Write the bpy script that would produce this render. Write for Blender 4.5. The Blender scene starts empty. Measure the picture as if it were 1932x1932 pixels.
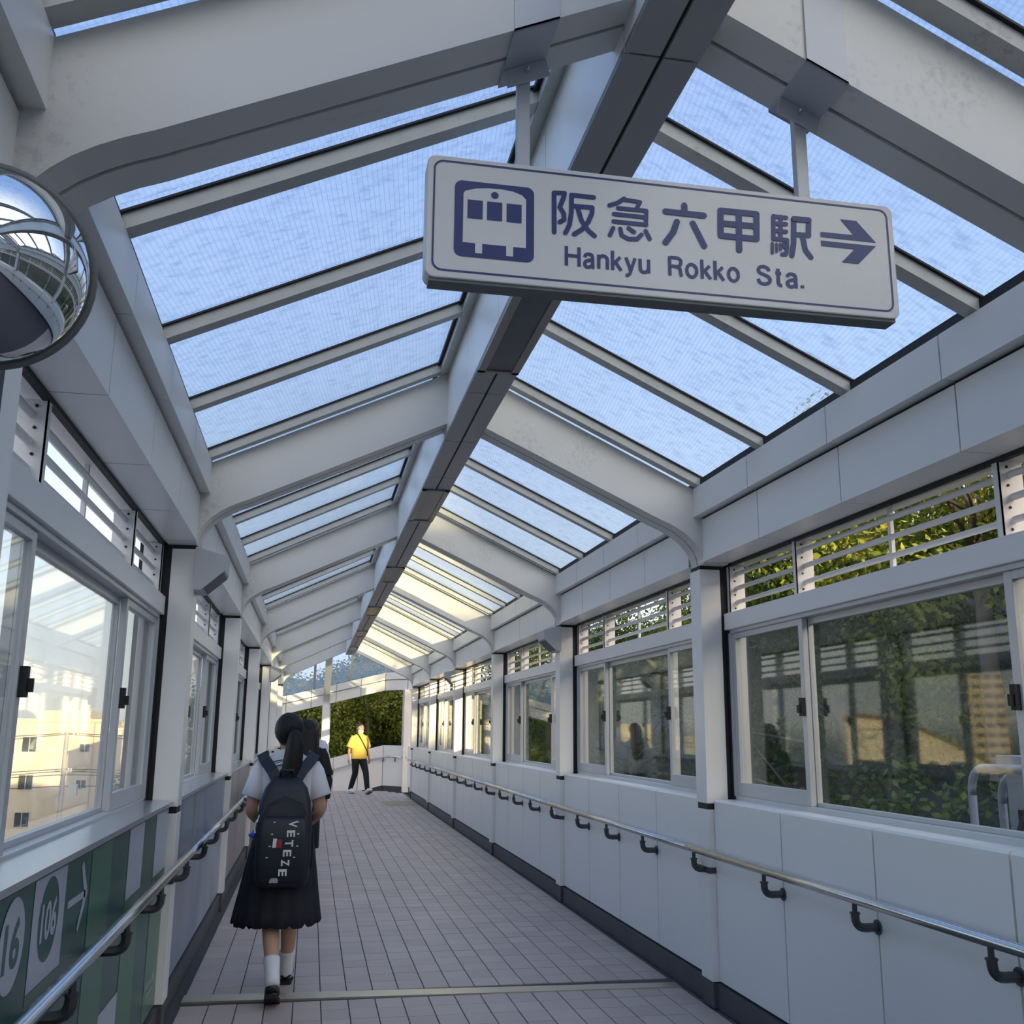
import bpy, bmesh, math, random
from mathutils import Vector, Matrix
R = random.Random(7)
scene = bpy.context.scene
col = scene.collection

# ------------------------------------------------------------------ camera
F, YAW, PIT, ROL, H = 1898.38, 0.19115, 0.21432, 0.00774, 1.5
fw = Vector((math.sin(YAW)*math.cos(PIT), math.cos(YAW)*math.cos(PIT), math.sin(PIT)))
r0 = Vector((math.cos(YAW), -math.sin(YAW), 0)); u0 = r0.cross(fw)
r1 = r0*math.cos(ROL) + u0*math.sin(ROL); u1 = u0*math.cos(ROL) - r0*math.sin(ROL)
cam = bpy.data.objects.new('camera', bpy.data.cameras.new('camera'))
cam.data.sensor_fit = 'HORIZONTAL'; cam.data.sensor_width = 36.0
cam.data.lens = 36.0*F/1932.0; cam.data.clip_start = 0.05; cam.data.clip_end = 2000
m = Matrix((r1, u1, -fw)).transposed().to_4x4(); m.translation = Vector((0, 0, H))
cam.matrix_world = m; col.objects.link(cam); scene.camera = cam

# ------------------------------------------------------------------ sky, sun, exposure
SUN_AZ, SUN_EL = math.radians(-23), math.radians(7.5)     # the sun stands low, behind and to the right of the camera
tosun = Vector((-math.sin(SUN_AZ)*math.cos(SUN_EL), -math.cos(SUN_AZ)*math.cos(SUN_EL), math.sin(SUN_EL)))
w = bpy.data.worlds.new('sky'); scene.world = w; w.use_nodes = True
nt = w.node_tree; bg = nt.nodes['Background']
tcw = nt.nodes.new('ShaderNodeTexCoord'); sx = nt.nodes.new('ShaderNodeSeparateXYZ'); nt.links.new(tcw.outputs['Generated'], sx.inputs[0])
ramp = nt.nodes.new('ShaderNodeValToRGB'); el = ramp.color_ramp.elements                  # clear evening sky: pale horizon, blue overhead
el[0].position = 0.0; el[0].color = (.22, .22, .21, 1); el[1].position = 1.0; el[1].color = (.165, .31, .615, 1)
for ps, c in ((.495, (.34, .34, .34)), (.505, (1.0, .95, .86)), (.56, (.80, .88, .92)), (.66, (.37, .53, .77)), (.78, (.185, .335, .635))):
    q = el.new(ps); q.color = (*c, 1)
mz = nt.nodes.new('ShaderNodeMath'); mz.operation = 'MULTIPLY_ADD'; mz.inputs[1].default_value = .5; mz.inputs[2].default_value = .5
nt.links.new(sx.outputs['Z'], mz.inputs[0]); nt.links.new(mz.outputs[0], ramp.inputs['Fac'])
cl = nt.nodes.new('ShaderNodeTexNoise'); cl.inputs['Scale'].default_value = 1.6; cl.inputs['Detail'].default_value = 7; nt.links.new(tcw.outputs['Generated'], cl.inputs['Vector'])
cr = nt.nodes.new('ShaderNodeMapRange'); cr.inputs[1].default_value = .48; cr.inputs[2].default_value = .75; cr.inputs[4].default_value = .45; nt.links.new(cl.outputs['Fac'], cr.inputs[0])
cm = nt.nodes.new('ShaderNodeMix'); cm.data_type = 'RGBA'; cm.inputs['B'].default_value = (.60, .66, .95, 1); nt.links.new(cr.outputs[0], cm.inputs['Factor']); nt.links.new(ramp.outputs['Color'], cm.inputs['A'])
dp = nt.nodes.new('ShaderNodeVectorMath'); dp.operation = 'DOT_PRODUCT'; nt.links.new(tcw.outputs['Generated'], dp.inputs[0]); dp.inputs[1].default_value = tosun
dm = nt.nodes.new('ShaderNodeMath'); dm.operation = 'MAXIMUM'; dm.inputs[1].default_value = 0; nt.links.new(dp.outputs['Value'], dm.inputs[0])
dq = nt.nodes.new('ShaderNodeMath'); dq.operation = 'POWER'; dq.inputs[1].default_value = 3.0; nt.links.new(dm.outputs[0], dq.inputs[0])     # wide glow of the low sun
gl_ = nt.nodes.new('ShaderNodeMix'); gl_.data_type = 'RGBA'; gl_.blend_type = 'ADD'; gl_.inputs['B'].default_value = (3.5, 2.7, 1.8, 1); gl_.clamp_factor = False
nt.links.new(dq.outputs[0], gl_.inputs['Factor']); nt.links.new(cm.outputs['Result'], gl_.inputs['A'])
nt.links.new(gl_.outputs['Result'], bg.inputs[0]); bg.inputs[1].default_value = 1.0
sl = bpy.data.lights.new('sun', 'SUN'); sl.energy = 8.0; sl.angle = math.radians(0.6); sl.color = (1.0, 0.76, 0.40)
so = bpy.data.objects.new('sun', sl); so.rotation_euler = (-tosun).to_track_quat('-Z', 'Y').to_euler(); so.location = tosun*60; col.objects.link(so)
scene.view_settings.view_transform = 'Standard'; scene.view_settings.look = 'None'
scene.view_settings.gamma = 1.0; scene.view_settings.use_curve_mapping = False
scene.view_settings.exposure = 0.62

# ------------------------------------------------------------------ helpers
class MB:
    def __init__(s): s.v = []; s.f = []
    def quad(s, *p): n = len(s.v); s.v += [tuple(q) for q in p]; s.f.append(tuple(range(n, n+len(p)))); return s
    def box(s, x0, x1, y0, y1, z0, z1):
        x0, x1 = sorted((x0, x1)); y0, y1 = sorted((y0, y1)); z0, z1 = sorted((z0, z1)); n = len(s.v)
        s.v += [(x0,y0,z0),(x1,y0,z0),(x1,y1,z0),(x0,y1,z0),(x0,y0,z1),(x1,y0,z1),(x1,y1,z1),(x0,y1,z1)]
        s.f += [tuple(n+i for i in q) for q in ((3,2,1,0),(4,5,6,7),(0,1,5,4),(1,2,6,5),(2,3,7,6),(3,0,4,7))]; return s
    def loft(s, rings, caps=True, closed=True):
        n = len(s.v); k = len(rings[0])
        for r in rings: s.v += [tuple(p) for p in r]
        for i in range(len(rings)-1):
            for j in range(k if closed else k-1):
                a = n+i*k+j; b = n+i*k+(j+1) % k; s.f.append((a, b, b+k, a+k))
        if caps:
            s.f.append(tuple(n+j for j in reversed(range(k)))); e = n+(len(rings)-1)*k
            s.f.append(tuple(e+j for j in range(k)))
        return s
    def tube(s, pts, r, seg=8, caps=True):
        pts = [Vector(p) for p in pts]; rings = []; rr = r if isinstance(r, (list, tuple)) else [r]*len(pts)
        t = (pts[1]-pts[0]).normalized(); a = t.orthogonal().normalized()
        for i, p in enumerate(pts):
            d = (pts[min(i+1, len(pts)-1)]-pts[max(i-1, 0)]).normalized()
            a = (a-d*a.dot(d)).normalized(); b = d.cross(a)
            rings.append([p+(a*math.cos(2*math.pi*j/seg)+b*math.sin(2*math.pi*j/seg))*rr[i] for j in range(seg)])
        return s.loft(rings, caps)
    def prism(s, poly, plane, a, b):
        """extrude a 2-D polygon: plane 'xz' along y, 'yz' along x, 'xy' along z"""
        g = {'xz': lambda p, t: (p[0], t, p[1]), 'yz': lambda p, t: (t, p[0], p[1]), 'xy': lambda p, t: (p[0], p[1], t)}[plane]
        return s.loft([[g(p, a) for p in poly], [g(p, b) for p in poly]])
    def mesh(s, name, mat=None, smooth=False, bevel=0):
        me = bpy.data.meshes.new(name); me.from_pydata(s.v, [], s.f); bm = bmesh.new(); bm.from_mesh(me)
        bmesh.ops.recalc_face_normals(bm, faces=bm.faces)
        if bevel: bmesh.ops.bevel(bm, geom=bm.edges[:], offset=bevel, segments=2, affect='EDGES', profile=0.5)
        bm.to_mesh(me); bm.free()
        if mat: me.materials.append(mat)
        if smooth:
            for p in me.polygons: p.use_smooth = True
        return me
    def build(s, name, mat, parent=None, smooth=False, bevel=0, loc=(0,0,0)):
        return link(s.mesh(name, mat, smooth, bevel), name, parent, loc)
def link(me, name, parent=None, loc=(0,0,0), rot=None):
    o = bpy.data.objects.new(name, me); o.location = loc
    if rot: o.rotation_euler = rot
    col.objects.link(o)
    if parent: o.parent = parent
    return o
def empty(name, loc=(0,0,0), rz=0, parent=None, kind=None):
    o = bpy.data.objects.new(name, None); o.location = loc; o.rotation_euler = (0,0,rz); o.empty_display_size = .1
    col.objects.link(o)
    if parent: o.parent = parent
    if kind: o['kind'] = kind
    return o
def tag(o, label, cat, group=None):
    o['label'] = label; o['category'] = cat
    if group: o['group'] = group
    return o
def copy_tree(o, parent=None):
    c = o.copy(); col.objects.link(c); c.parent = parent
    for ch in list(o.children): copy_tree(ch, c)
    return c
def lerp(a, b, t): return a+(b-a)*t
def bez(p0, p1, p2, n):
    return [tuple((1-t)**2*a+2*t*(1-t)*b+t*t*c for a, b, c in zip(p0, p1, p2)) for t in [i/n for i in range(n+1)]]

# ------------------------------------------------------------------ materials
def mat(name, color, rough=.5, metal=0.0, var=0.0, vscale=4.0, spec=.5, bump=0.0, bscale=60.0, dirt=0.0, coat=0.0):
    m = bpy.data.materials.new(name); m.use_nodes = True; n = m.node_tree.nodes; L = m.node_tree.links
    b = n['Principled BSDF']; b.inputs['Base Color'].default_value = (*color, 1); b.inputs['Roughness'].default_value = rough
    b.inputs['Metallic'].default_value = metal; b.inputs['Specular IOR Level'].default_value = spec; b.inputs['Coat Weight'].default_value = coat
    tc = n.new('ShaderNodeTexCoord')
    out = None
    if var:
        t = n.new('ShaderNodeTexNoise'); t.inputs['Scale'].default_value = vscale; t.inputs['Detail'].default_value = 5
        L.new(tc.outputs['Object'], t.inputs['Vector'])
        mx = n.new('ShaderNodeMix'); mx.data_type = 'RGBA'
        mx.inputs['A'].default_value = (*[max(0, c*(1-var)) for c in color], 1); mx.inputs['B'].default_value = (*[min(1, c*(1+var)) for c in color], 1)
        L.new(t.outputs['Fac'], mx.inputs['Factor']); out = mx.outputs['Result']
    if dirt:
        t = n.new('ShaderNodeTexNoise'); t.inputs['Scale'].default_value = 38; t.inputs['Detail'].default_value = 8; t.inputs['Roughness'].default_value = .7
        t2 = n.new('ShaderNodeTexNoise'); t2.inputs['Scale'].default_value = 2.3; t2.inputs['Detail'].default_value = 3
        L.new(tc.outputs['Object'], t.inputs['Vector']); L.new(tc.outputs['Object'], t2.inputs['Vector'])
        mm = n.new('ShaderNodeMath'); mm.operation = 'MULTIPLY'; L.new(t.outputs['Fac'], mm.inputs[0]); L.new(t2.outputs['Fac'], mm.inputs[1])
        rp = n.new('ShaderNodeValToRGB'); rp.color_ramp.elements[0].position = .31; rp.color_ramp.elements[1].position = .46
        L.new(mm.outputs[0], rp.inputs['Fac'])
        ml = n.new('ShaderNodeMath'); ml.operation = 'MULTIPLY'; ml.inputs[1].default_value = dirt; L.new(rp.outputs['Color'], ml.inputs[0])
        mx = n.new('ShaderNodeMix'); mx.data_type = 'RGBA'; mx.inputs['B'].default_value = (.10, .095, .085, 1)
        if out: L.new(out, mx.inputs['A'])
        else: mx.inputs['A'].default_value = (*color, 1)
        L.new(ml.outputs[0], mx.inputs['Factor']); out = mx.outputs['Result']
    if out: L.new(out, b.inputs['Base Color'])
    if bump:
        t = n.new('ShaderNodeTexNoise'); t.inputs['Scale'].default_value = bscale; L.new(tc.outputs['Object'], t.inputs['Vector'])
        bp = n.new('ShaderNodeBump'); bp.inputs['Strength'].default_value = bump; bp.inputs['Distance'].default_value = .01
        L.new(t.outputs['Fac'], bp.inputs['Height']); L.new(bp.outputs[0], b.inputs['Normal'])
    return m
M = {}
M['panel'] = mat('painted_panel', (.885, .868, .832), .34, var=.04, vscale=1.5, spec=.5)
M['frame'] = mat('aluminium_frame', (.60, .61, .61), .35, .25, var=.05, vscale=5)
M['rafter'] = mat('rafter_paint', (.715, .70, .665), .42, var=.06, vscale=2, dirt=.3)
M['bar'] = mat('glazing_bar_paint', (.52, .52, .49), .5, var=.12, vscale=14, dirt=.5)
M['soffit'] = mat('ridge_soffit_shaded', (.36, .355, .35), .45, var=.06, vscale=3)  # darker than the side panels: shade under the ridge is put into this grey
M['black'] = mat('black_gasket', (.012, .012, .014), .6, var=.2)
M['plinth'] = mat('dark_plinth', (.075, .075, .085), .55, var=.25, vscale=6)
M['steel'] = mat('stainless_steel', (.72, .71, .68), .24, 1.0, var=.06, vscale=12)
M['strip'] = mat('brushed_floor_strip', (.60, .55, .44), .38, .85, var=.12, vscale=9)
M['iron'] = mat('dark_bracket_metal', (.10, .10, .105), .42, .6, var=.15, vscale=15)
M['sill'] = mat('sill_aluminium', (.62, .63, .64), .28, .7, var=.06)
M['tile'] = mat('floor_tile', (.50, .42, .385), .52, var=.16, vscale=2.2, bump=.05, bscale=200)
M['tileb'] = mat('floor_tile_brown', (.47, .39, .36), .52, var=.16, vscale=2.2)
M['tilec'] = mat('floor_tile_pale', (.53, .45, .41), .52, var=.16, vscale=2.2)
M['grout'] = mat('tile_grout', (.085, .082, .09), .9, var=.2, vscale=20)
M['patch'] = mat('beige_tactile', (.40, .34, .24), .7, var=.1)
M['speaker'] = mat('speaker_grey', (.47, .49, .51), .5, var=.04)
M['grille'] = mat('speaker_grille', (.14, .14, .145), .6, var=.15, vscale=60)
M['lampg'] = mat('lamp_cover_dark', (.05, .058, .075), .25, var=.08)
M['lampf'] = mat('lamp_frame', (.30, .27, .24), .4, .4, var=.1)
M['white'] = mat('sign_white', (.72, .72, .70), .35, var=.03, vscale=6, dirt=.12)
M['blue'] = mat('sign_blue', (.014, .034, .165), .4, var=.12, vscale=8)
M['zinc'] = mat('hanger_paint', (.50, .52, .55), .45, .2, var=.05)
M['mirror'] = mat('mirror_dome', (.80, .81, .82), .02, 1.0, var=.02)
M['rubber'] = mat('grey_rubber', (.16, .17, .17), .5, var=.1)
M['g_dark'] = mat('poster_dark_green', (.022, .105, .085), .3, var=.06)
M['g_mid'] = mat('poster_mid_green', (.062, .20, .115), .3, var=.06)
M['g_low'] = mat('poster_moss_green', (.035, .15, .075), .3, var=.06)
M['p_white'] = mat('poster_white', (.52, .55, .62), .3, var=.04)
M['concrete'] = mat('concrete', (.42, .41, .39), .8, var=.12)
def thin_fresnel(n, L, ior):
    """same Fresnel from both faces of a thin pane"""
    g = n.new('ShaderNodeNewGeometry'); mr = n.new('ShaderNodeMapRange'); mr.inputs[3].default_value = ior; mr.inputs[4].default_value = 1/ior
    L.new(g.outputs['Backfacing'], mr.inputs[0]); fr = n.new('ShaderNodeFresnel'); L.new(mr.outputs[0], fr.inputs['IOR']); return fr
def glass(name, refl, tint, gloss=.03):
    m = bpy.data.materials.new(name); m.use_nodes = True; n = m.node_tree.nodes; L = m.node_tree.links
    n.remove(n['Principled BSDF']); out = n['Material Output']
    tr = n.new('ShaderNodeBsdfTransparent'); tr.inputs[0].default_value = (*tint, 1)
    gl = n.new('ShaderNodeBsdfGlossy'); gl.inputs['Roughness'].default_value = gloss
    fr = thin_fresnel(n, L, 1.5)
    mu = n.new('ShaderNodeMath'); mu.operation = 'MULTIPLY'; mu.inputs[1].default_value = refl; mu.use_clamp = True
    mx = n.new('ShaderNodeMixShader'); L.new(fr.outputs[0], mu.inputs[0]); L.new(mu.outputs[0], mx.inputs[0])
    L.new(tr.outputs[0], mx.inputs[1]); L.new(gl.outputs[0], mx.inputs[2])
    df = n.new('ShaderNodeBsdfDiffuse'); df.inputs[0].default_value = (.55, .57, .6, 1)       # dust on the pane
    tc = n.new('ShaderNodeTexCoord'); nz = n.new('ShaderNodeTexNoise'); nz.inputs['Scale'].default_value = 3; nz.inputs['Detail'].default_value = 6
    L.new(tc.outputs['Object'], nz.inputs['Vector'])
    mr = n.new('ShaderNodeMapRange'); mr.inputs[1].default_value = .35; mr.inputs[2].default_value = .8; mr.inputs[3].default_value = .0; mr.inputs[4].default_value = .05
    L.new(nz.outputs['Fac'], mr.inputs[0])
    m2 = n.new('ShaderNodeMixShader'); L.new(mr.outputs[0], m2.inputs[0]); L.new(mx.outputs[0], m2.inputs[1]); L.new(df.outputs[0], m2.inputs[2])
    L.new(m2.outputs[0], out.inputs[0]); return m
M['glass'] = glass('window_glass', 0.95, (.90, .93, .93))
def roof_glass():
    """ribbed, wired roof glass: part clear, part milky, with a fine wire grid"""
    m = bpy.data.materials.new('wired_roof_glass'); m.use_nodes = True; n = m.node_tree.nodes; L = m.node_tree.links
    n.remove(n['Principled BSDF']); out = n['Material Output']
    tc = n.new('ShaderNodeTexCoord'); mp = n.new('ShaderNodeMapping'); mp.inputs['Rotation'].default_value = (0, 0, math.radians(6))
    L.new(tc.outputs['Object'], mp.inputs['Vector']); sp = n.new('ShaderNodeSeparateXYZ'); L.new(mp.outputs[0], sp.inputs[0])
    def line(sock, pitch, wd):
        a = n.new('ShaderNodeMath'); a.operation = 'DIVIDE'; a.inputs[1].default_value = pitch; L.new(sock, a.inputs[0])
        b = n.new('ShaderNodeMath'); b.operation = 'FRACT'; L.new(a.outputs[0], b.inputs[0])
        c = n.new('ShaderNodeMath'); c.operation = 'LESS_THAN'; c.inputs[1].default_value = wd; L.new(b.outputs[0], c.inputs[0]); return c.outputs[0]
    lx = line(sp.outputs['X'], .017, .09); ly = line(sp.outputs['Y'], .017, .09)
    mxl = n.new('ShaderNodeMath'); mxl.operation = 'MAXIMUM'; L.new(lx, mxl.inputs[0]); L.new(ly, mxl.inputs[1])
    nz = n.new('ShaderNodeTexNoise'); nz.inputs['Scale'].default_value = 26; nz.inputs['Detail'].default_value = 8; nz.inputs['Roughness'].default_value = .65
    mp2 = n.new('ShaderNodeMapping'); mp2.inputs['Scale'].default_value = (.35, 1.6, 1); L.new(tc.outputs['Object'], mp2.inputs['Vector']); L.new(mp2.outputs[0], nz.inputs['Vector'])
    rp = n.new('ShaderNodeValToRGB'); rp.color_ramp.elements[0].position = .30; rp.color_ramp.elements[0].color = (.68, .75, .83, 1)
    rp.color_ramp.elements[1].position = .50; rp.color_ramp.elements[1].color = (.88, .95, 1.0, 1); L.new(nz.outputs['Fac'], rp.inputs['Fac'])
    mx = n.new('ShaderNodeMix'); mx.data_type = 'RGBA'; L.new(rp.outputs['Color'], mx.inputs['A']); mx.inputs['B'].default_value = (.70, .74, .80, 1); L.new(mxl.outputs[0], mx.inputs['Factor'])
    tr = n.new('ShaderNodeBsdfTransparent'); L.new(mx.outputs['Result'], tr.inputs[0])
    tl = n.new('ShaderNodeBsdfTranslucent'); L.new(mx.outputs['Result'], tl.inputs[0])
    m1 = n.new('ShaderNodeMixShader'); m1.inputs[0].default_value = .16; L.new(tr.outputs[0], m1.inputs[1]); L.new(tl.outputs[0], m1.inputs[2])
    gl = n.new('ShaderNodeBsdfGlossy'); gl.inputs['Roughness'].default_value = .25; fr = thin_fresnel(n, L, 1.4)
    m2 = n.new('ShaderNodeMixShader'); L.new(fr.outputs[0], m2.inputs[0]); L.new(m1.outputs[0], m2.inputs[1]); L.new(gl.outputs[0], m2.inputs[2])
    L.new(m2.outputs[0], out.inputs[0]); return m
M['roofglass'] = roof_glass()
def leaf_mat(name, c1, c2):
    m = bpy.data.materials.new(name); m.use_nodes = True; n = m.node_tree.nodes; L = m.node_tree.links
    b = n['Principled BSDF']; out = n['Material Output']; b.inputs['Roughness'].default_value = .5; b.inputs['Specular IOR Level'].default_value = .3
    tc = n.new('ShaderNodeTexCoord'); t = n.new('ShaderNodeTexNoise'); t.inputs['Scale'].default_value = 2.2; t.inputs['Detail'].default_value = 6
    L.new(tc.outputs['Object'], t.inputs['Vector']); rp = n.new('ShaderNodeValToRGB')
    rp.color_ramp.elements[0].position = .32; rp.color_ramp.elements[0].color = (*c1, 1); rp.color_ramp.elements[1].position = .68; rp.color_ramp.elements[1].color = (*c2, 1)
    L.new(t.outputs['Fac'], rp.inputs['Fac']); L.new(rp.outputs['Color'], b.inputs['Base Color'])
    tl = n.new('ShaderNodeBsdfTranslucent'); L.new(rp.outputs['Color'], tl.inputs[0])
    mx = n.new('ShaderNodeMixShader'); mx.inputs[0].default_value = .3; L.new(b.outputs[0], mx.inputs[1]); L.new(tl.outputs[0], mx.inputs[2])
    L.new(mx.outputs[0], out.inputs[0]); return m
M['leaf'] = leaf_mat('leaf_green', (.035, .085, .012), (.16, .22, .03))
M['leaf2'] = leaf_mat('leaf_yellow_green', (.07, .12, .012), (.30, .31, .04))
M['bark'] = mat('bark', (.20, .165, .13), .8, var=.3, vscale=12, bump=.4, bscale=20)
def mural_mat(name, cols, seed):
    m = bpy.data.materials.new(name); m.use_nodes = True; n = m.node_tree.nodes; L = m.node_tree.links; b = n['Principled BSDF']; b.inputs['Roughness'].default_value = .3
    tc = n.new('ShaderNodeTexCoord'); mp = n.new('ShaderNodeMapping'); mp.inputs['Scale'].default_value = (1, 1.1, .55); mp.inputs['Location'].default_value = (seed, seed*2.3, seed)
    t = n.new('ShaderNodeTexNoise'); t.inputs['Scale'].default_value = 1.5; t.inputs['Detail'].default_value = 5; t.inputs['Distortion'].default_value = .5
    L.new(tc.outputs['Object'], mp.inputs[0]); L.new(mp.outputs[0], t.inputs['Vector'])
    rp = n.new('ShaderNodeValToRGB'); e = rp.color_ramp.elements
    e[0].position = .30; e[0].color = (*cols[0], 1); e[1].position = .7; e[1].color = (*cols[-1], 1)
    for i, c in enumerate(cols[1:-1]): q = e.new(.30+.4*(i+1)/(len(cols)-1)); q.color = (*c, 1)
    L.new(t.outputs['Fac'], rp.inputs['Fac']); L.new(rp.outputs['Color'], b.inputs['Base Color']); return m

# ------------------------------------------------------------------ measures of the walkway (metres)
XC, HW = 0.80, 1.466           # centre line and half width between the column faces
Y0, S, CW = 5.709, 3.589, 0.165  # first column in view, bay length, column width along the walkway
ZT, ZB = 2.49, 1.082
K0, K1 = -2, 5
PP = HW+.041; WP = HW+.175     # distance of panel plane and window plane from the centre line
ZR = 3.19
RO, RW = -.075, .21            # rafter offset from the column and its width
def roofz(d): return 2.95+.476*(1.41-d)   # upper edge of the rafters
def X(s, d): return XC+s*d
YB0, YB1 = Y0+(K0-1)*S+CW, Y0+K1*S+CW     # ends of the straight walkway
NAMES = {1: 'right', -1: 'left'}

# ------------------------------------------------------------------ floor
floor = MB().box(-.72, 2.34, YB0, 26.6, -.30, -.006).build('floor', M['grout']); floor['kind'] = 'structure'
TX, TY = .1525, .2
tile_me = []
for mm in ('tile', 'tileb', 'tilec'):
    tile_me.append(MB().box(.003, TX-.003, .003, TY-.003, -.02, 0).mesh('tile', M[mm], bevel=.0015))
cnt = 0; rest = {0: MB(), 1: MB(), 2: MB()}
row0 = 5.045; nrow = 0
yy = row0-4*TY
def strip_y(x): return (lerp(6.315, 6.20, (x+.635)/2.9), lerp(6.465, 6.315, (x+.635)/2.9))
while yy < 26.4:
    if 6.24 < yy+TY/2 < 6.44: yy = 6.445
    for i in range(19):
        x = -.6365+i*TX
        if yy > 25.0 and x > 2.2-(yy-25)*.3: continue
        k = R.choice((0, 0, 1, 2)); y1 = yy
        if yy >= 5.04 and cnt < 300:
            if 6.04 < yy < 6.3 or False: pass
            link(tile_me[k], 'tile', floor, (x, yy, R.uniform(-.0008, .0008))); cnt += 1
        else:
            rest[k].box(x+.003, x+TX-.003, yy+.003, yy+TY-.003, -.02, R.uniform(-.0006, .0006))
    yy += TY
for k in rest:
    o = rest[k].build('tile', (M['tile'], M['tileb'], M['tilec'])[k], floor); o['kind'] = 'stuff'
st = MB()
xs = [-.64+i*.29 for i in range(11)]
st.loft([[(x, strip_y(x)[0], -.005), (x, strip_y(x)[1], -.005), (x, strip_y(x)[1], .006), (x, strip_y(x)[0], .006)] for x in xs])
st.build('expansion_strip', M['strip'], floor)
MB().box(1.55, 2.25, 21.3, 22.6, -.01, .004).build('beige_floor_patch', M['patch'], floor)

# ------------------------------------------------------------------ side walls
def column_parts(s, k, wall):
    y = Y0+k*S
    c = MB()
    c.box(X(s, HW), X(s, HW+.13), y, y+CW, .14, ZB-.017).box(X(s, HW), X(s, HW+.13), y, y+CW, ZB+.017, ZT-.022)
    c.box(X(s, HW+.19), X(s, HW+.275), y-.002, y+CW+.002, -1.2, 2.6)
    o = c.build('column', M['panel'], wall, bevel=.003)
    d = MB().box(X(s, HW+.006), X(s, HW+.30), y+.006, y+CW-.006, 0, ZT+.01)
    d.build('column_core', M['black'], o)
    MB().box(X(s, HW+.004), X(s, HW+.14), y+.004, y+CW-.004, 0, .136).build('column_base', M['plinth'], o, bevel=.002)
    MB().box(X(s, HW-.004), X(s, HW+.135), y-.004, y+CW+.004, .715, .748).build('bracket_strap', M['iron'], o)
    return o
def make_wall(s):
    nm = NAMES[s]
    wall = MB().box(X(s, PP+.02), X(s, WP+.10), YB0, YB1, -.3, 1.10).build('wall_'+nm, M['plinth']); wall['kind'] = 'structure'
    # lower cladding panels, four to a bay
    pw = (S-CW)/4
    ex = 0 if s > 0 else .006
    prof = [(X(s, PP+ex), .145), (X(s, PP+ex), 1.11), (X(s, PP+ex+.008), 1.12), (X(s, WP-.012), 1.122), (X(s, WP-.012), 1.10), (X(s, PP+.018), 1.095), (X(s, PP+.018), .145)]
    if s < 0: prof = [(X(s, PP+ex), .145), (X(s, PP+ex), 1.10), (X(s, PP+.018), 1.10), (X(s, PP+.018), .145)]
    pm = MB().prism(prof, 'xz', .006, pw-.006).mesh('wall_panel', M['panel'])
    for k in range(K0, K1+1):
        for j in range(4): link(pm, 'wall_panel', wall, (0, Y0+(k-1)*S+CW+j*pw, 0))
        column_parts(s, k, wall)
    # head rail and the fascia boxes over the windows
    for k in range(K0, K1+1):
        a, b = Y0+(k-1)*S+CW, Y0+k*S
        MB().box(X(s, WP-.03), X(s, WP+.09), a, b, 2.10, 2.20).build('head_rail', M['panel'], wall, bevel=.003)
        # louvre: uprights and round bars
        for yq in (a+.02, a+.90, b-.90, b-.03):
            u = MB().box(X(s, WP+.0), X(s, WP+.10), yq, yq+.004, 2.20, 2.49).box(X(s, WP), X(s, WP+.006), yq, yq+.034, 2.20, 2.49)
            uo = u.build('louvre_upright', M['panel'], wall)
            rv = MB()
            for z in (2.232, 2.314, 2.398, 2.468): rv.tube([(X(s, WP+.035), yq+.001, z), (X(s, WP+.035), yq-.004, z)], .0055, 6)
            rv.build('rivet', M['black'], uo)
        MB().box(X(s, WP+.045), X(s, WP+.062), (a+b)/2-.012, (a+b)/2+.012, 2.20, 2.49).build('louvre_flat', M['panel'], wall)
        for z in (2.27, 2.355, 2.441):
            MB().tube([(X(s, WP+.05), a, z), (X(s, WP+.05), b, z)], .0135, 10).build('louvre_bar', M['panel'], wall, smooth=True)
    # dark skirting
    bb = MB().box(X(s, PP-.015), X(s, PP+.03), YB0, YB1, 0, .13).build('baseboard_'+nm, M['plinth']); bb['kind'] = 'structure'
    # sill
    if s < 0:
        MB().prism([(X(s, PP-.02), 1.108), (X(s, PP-.02), 1.128), (X(s, WP-.012), 1.134), (X(s, WP-.012), 1.10)], 'xz', YB0, Y0-.01).build('sill', M['sill'], wall)
        for k in range(1, K1+1):
            MB().prism([(X(s, PP-.02), 1.108), (X(s, PP-.02), 1.128), (X(s, WP-.012), 1.134), (X(s, WP-.012), 1.10)], 'xz', Y0+(k-1)*S+CW, Y0+k*S-.01).build('sill', M['sill'], wall)
    return wall
wall_r, wall_l = make_wall(1), make_wall(-1)

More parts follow.
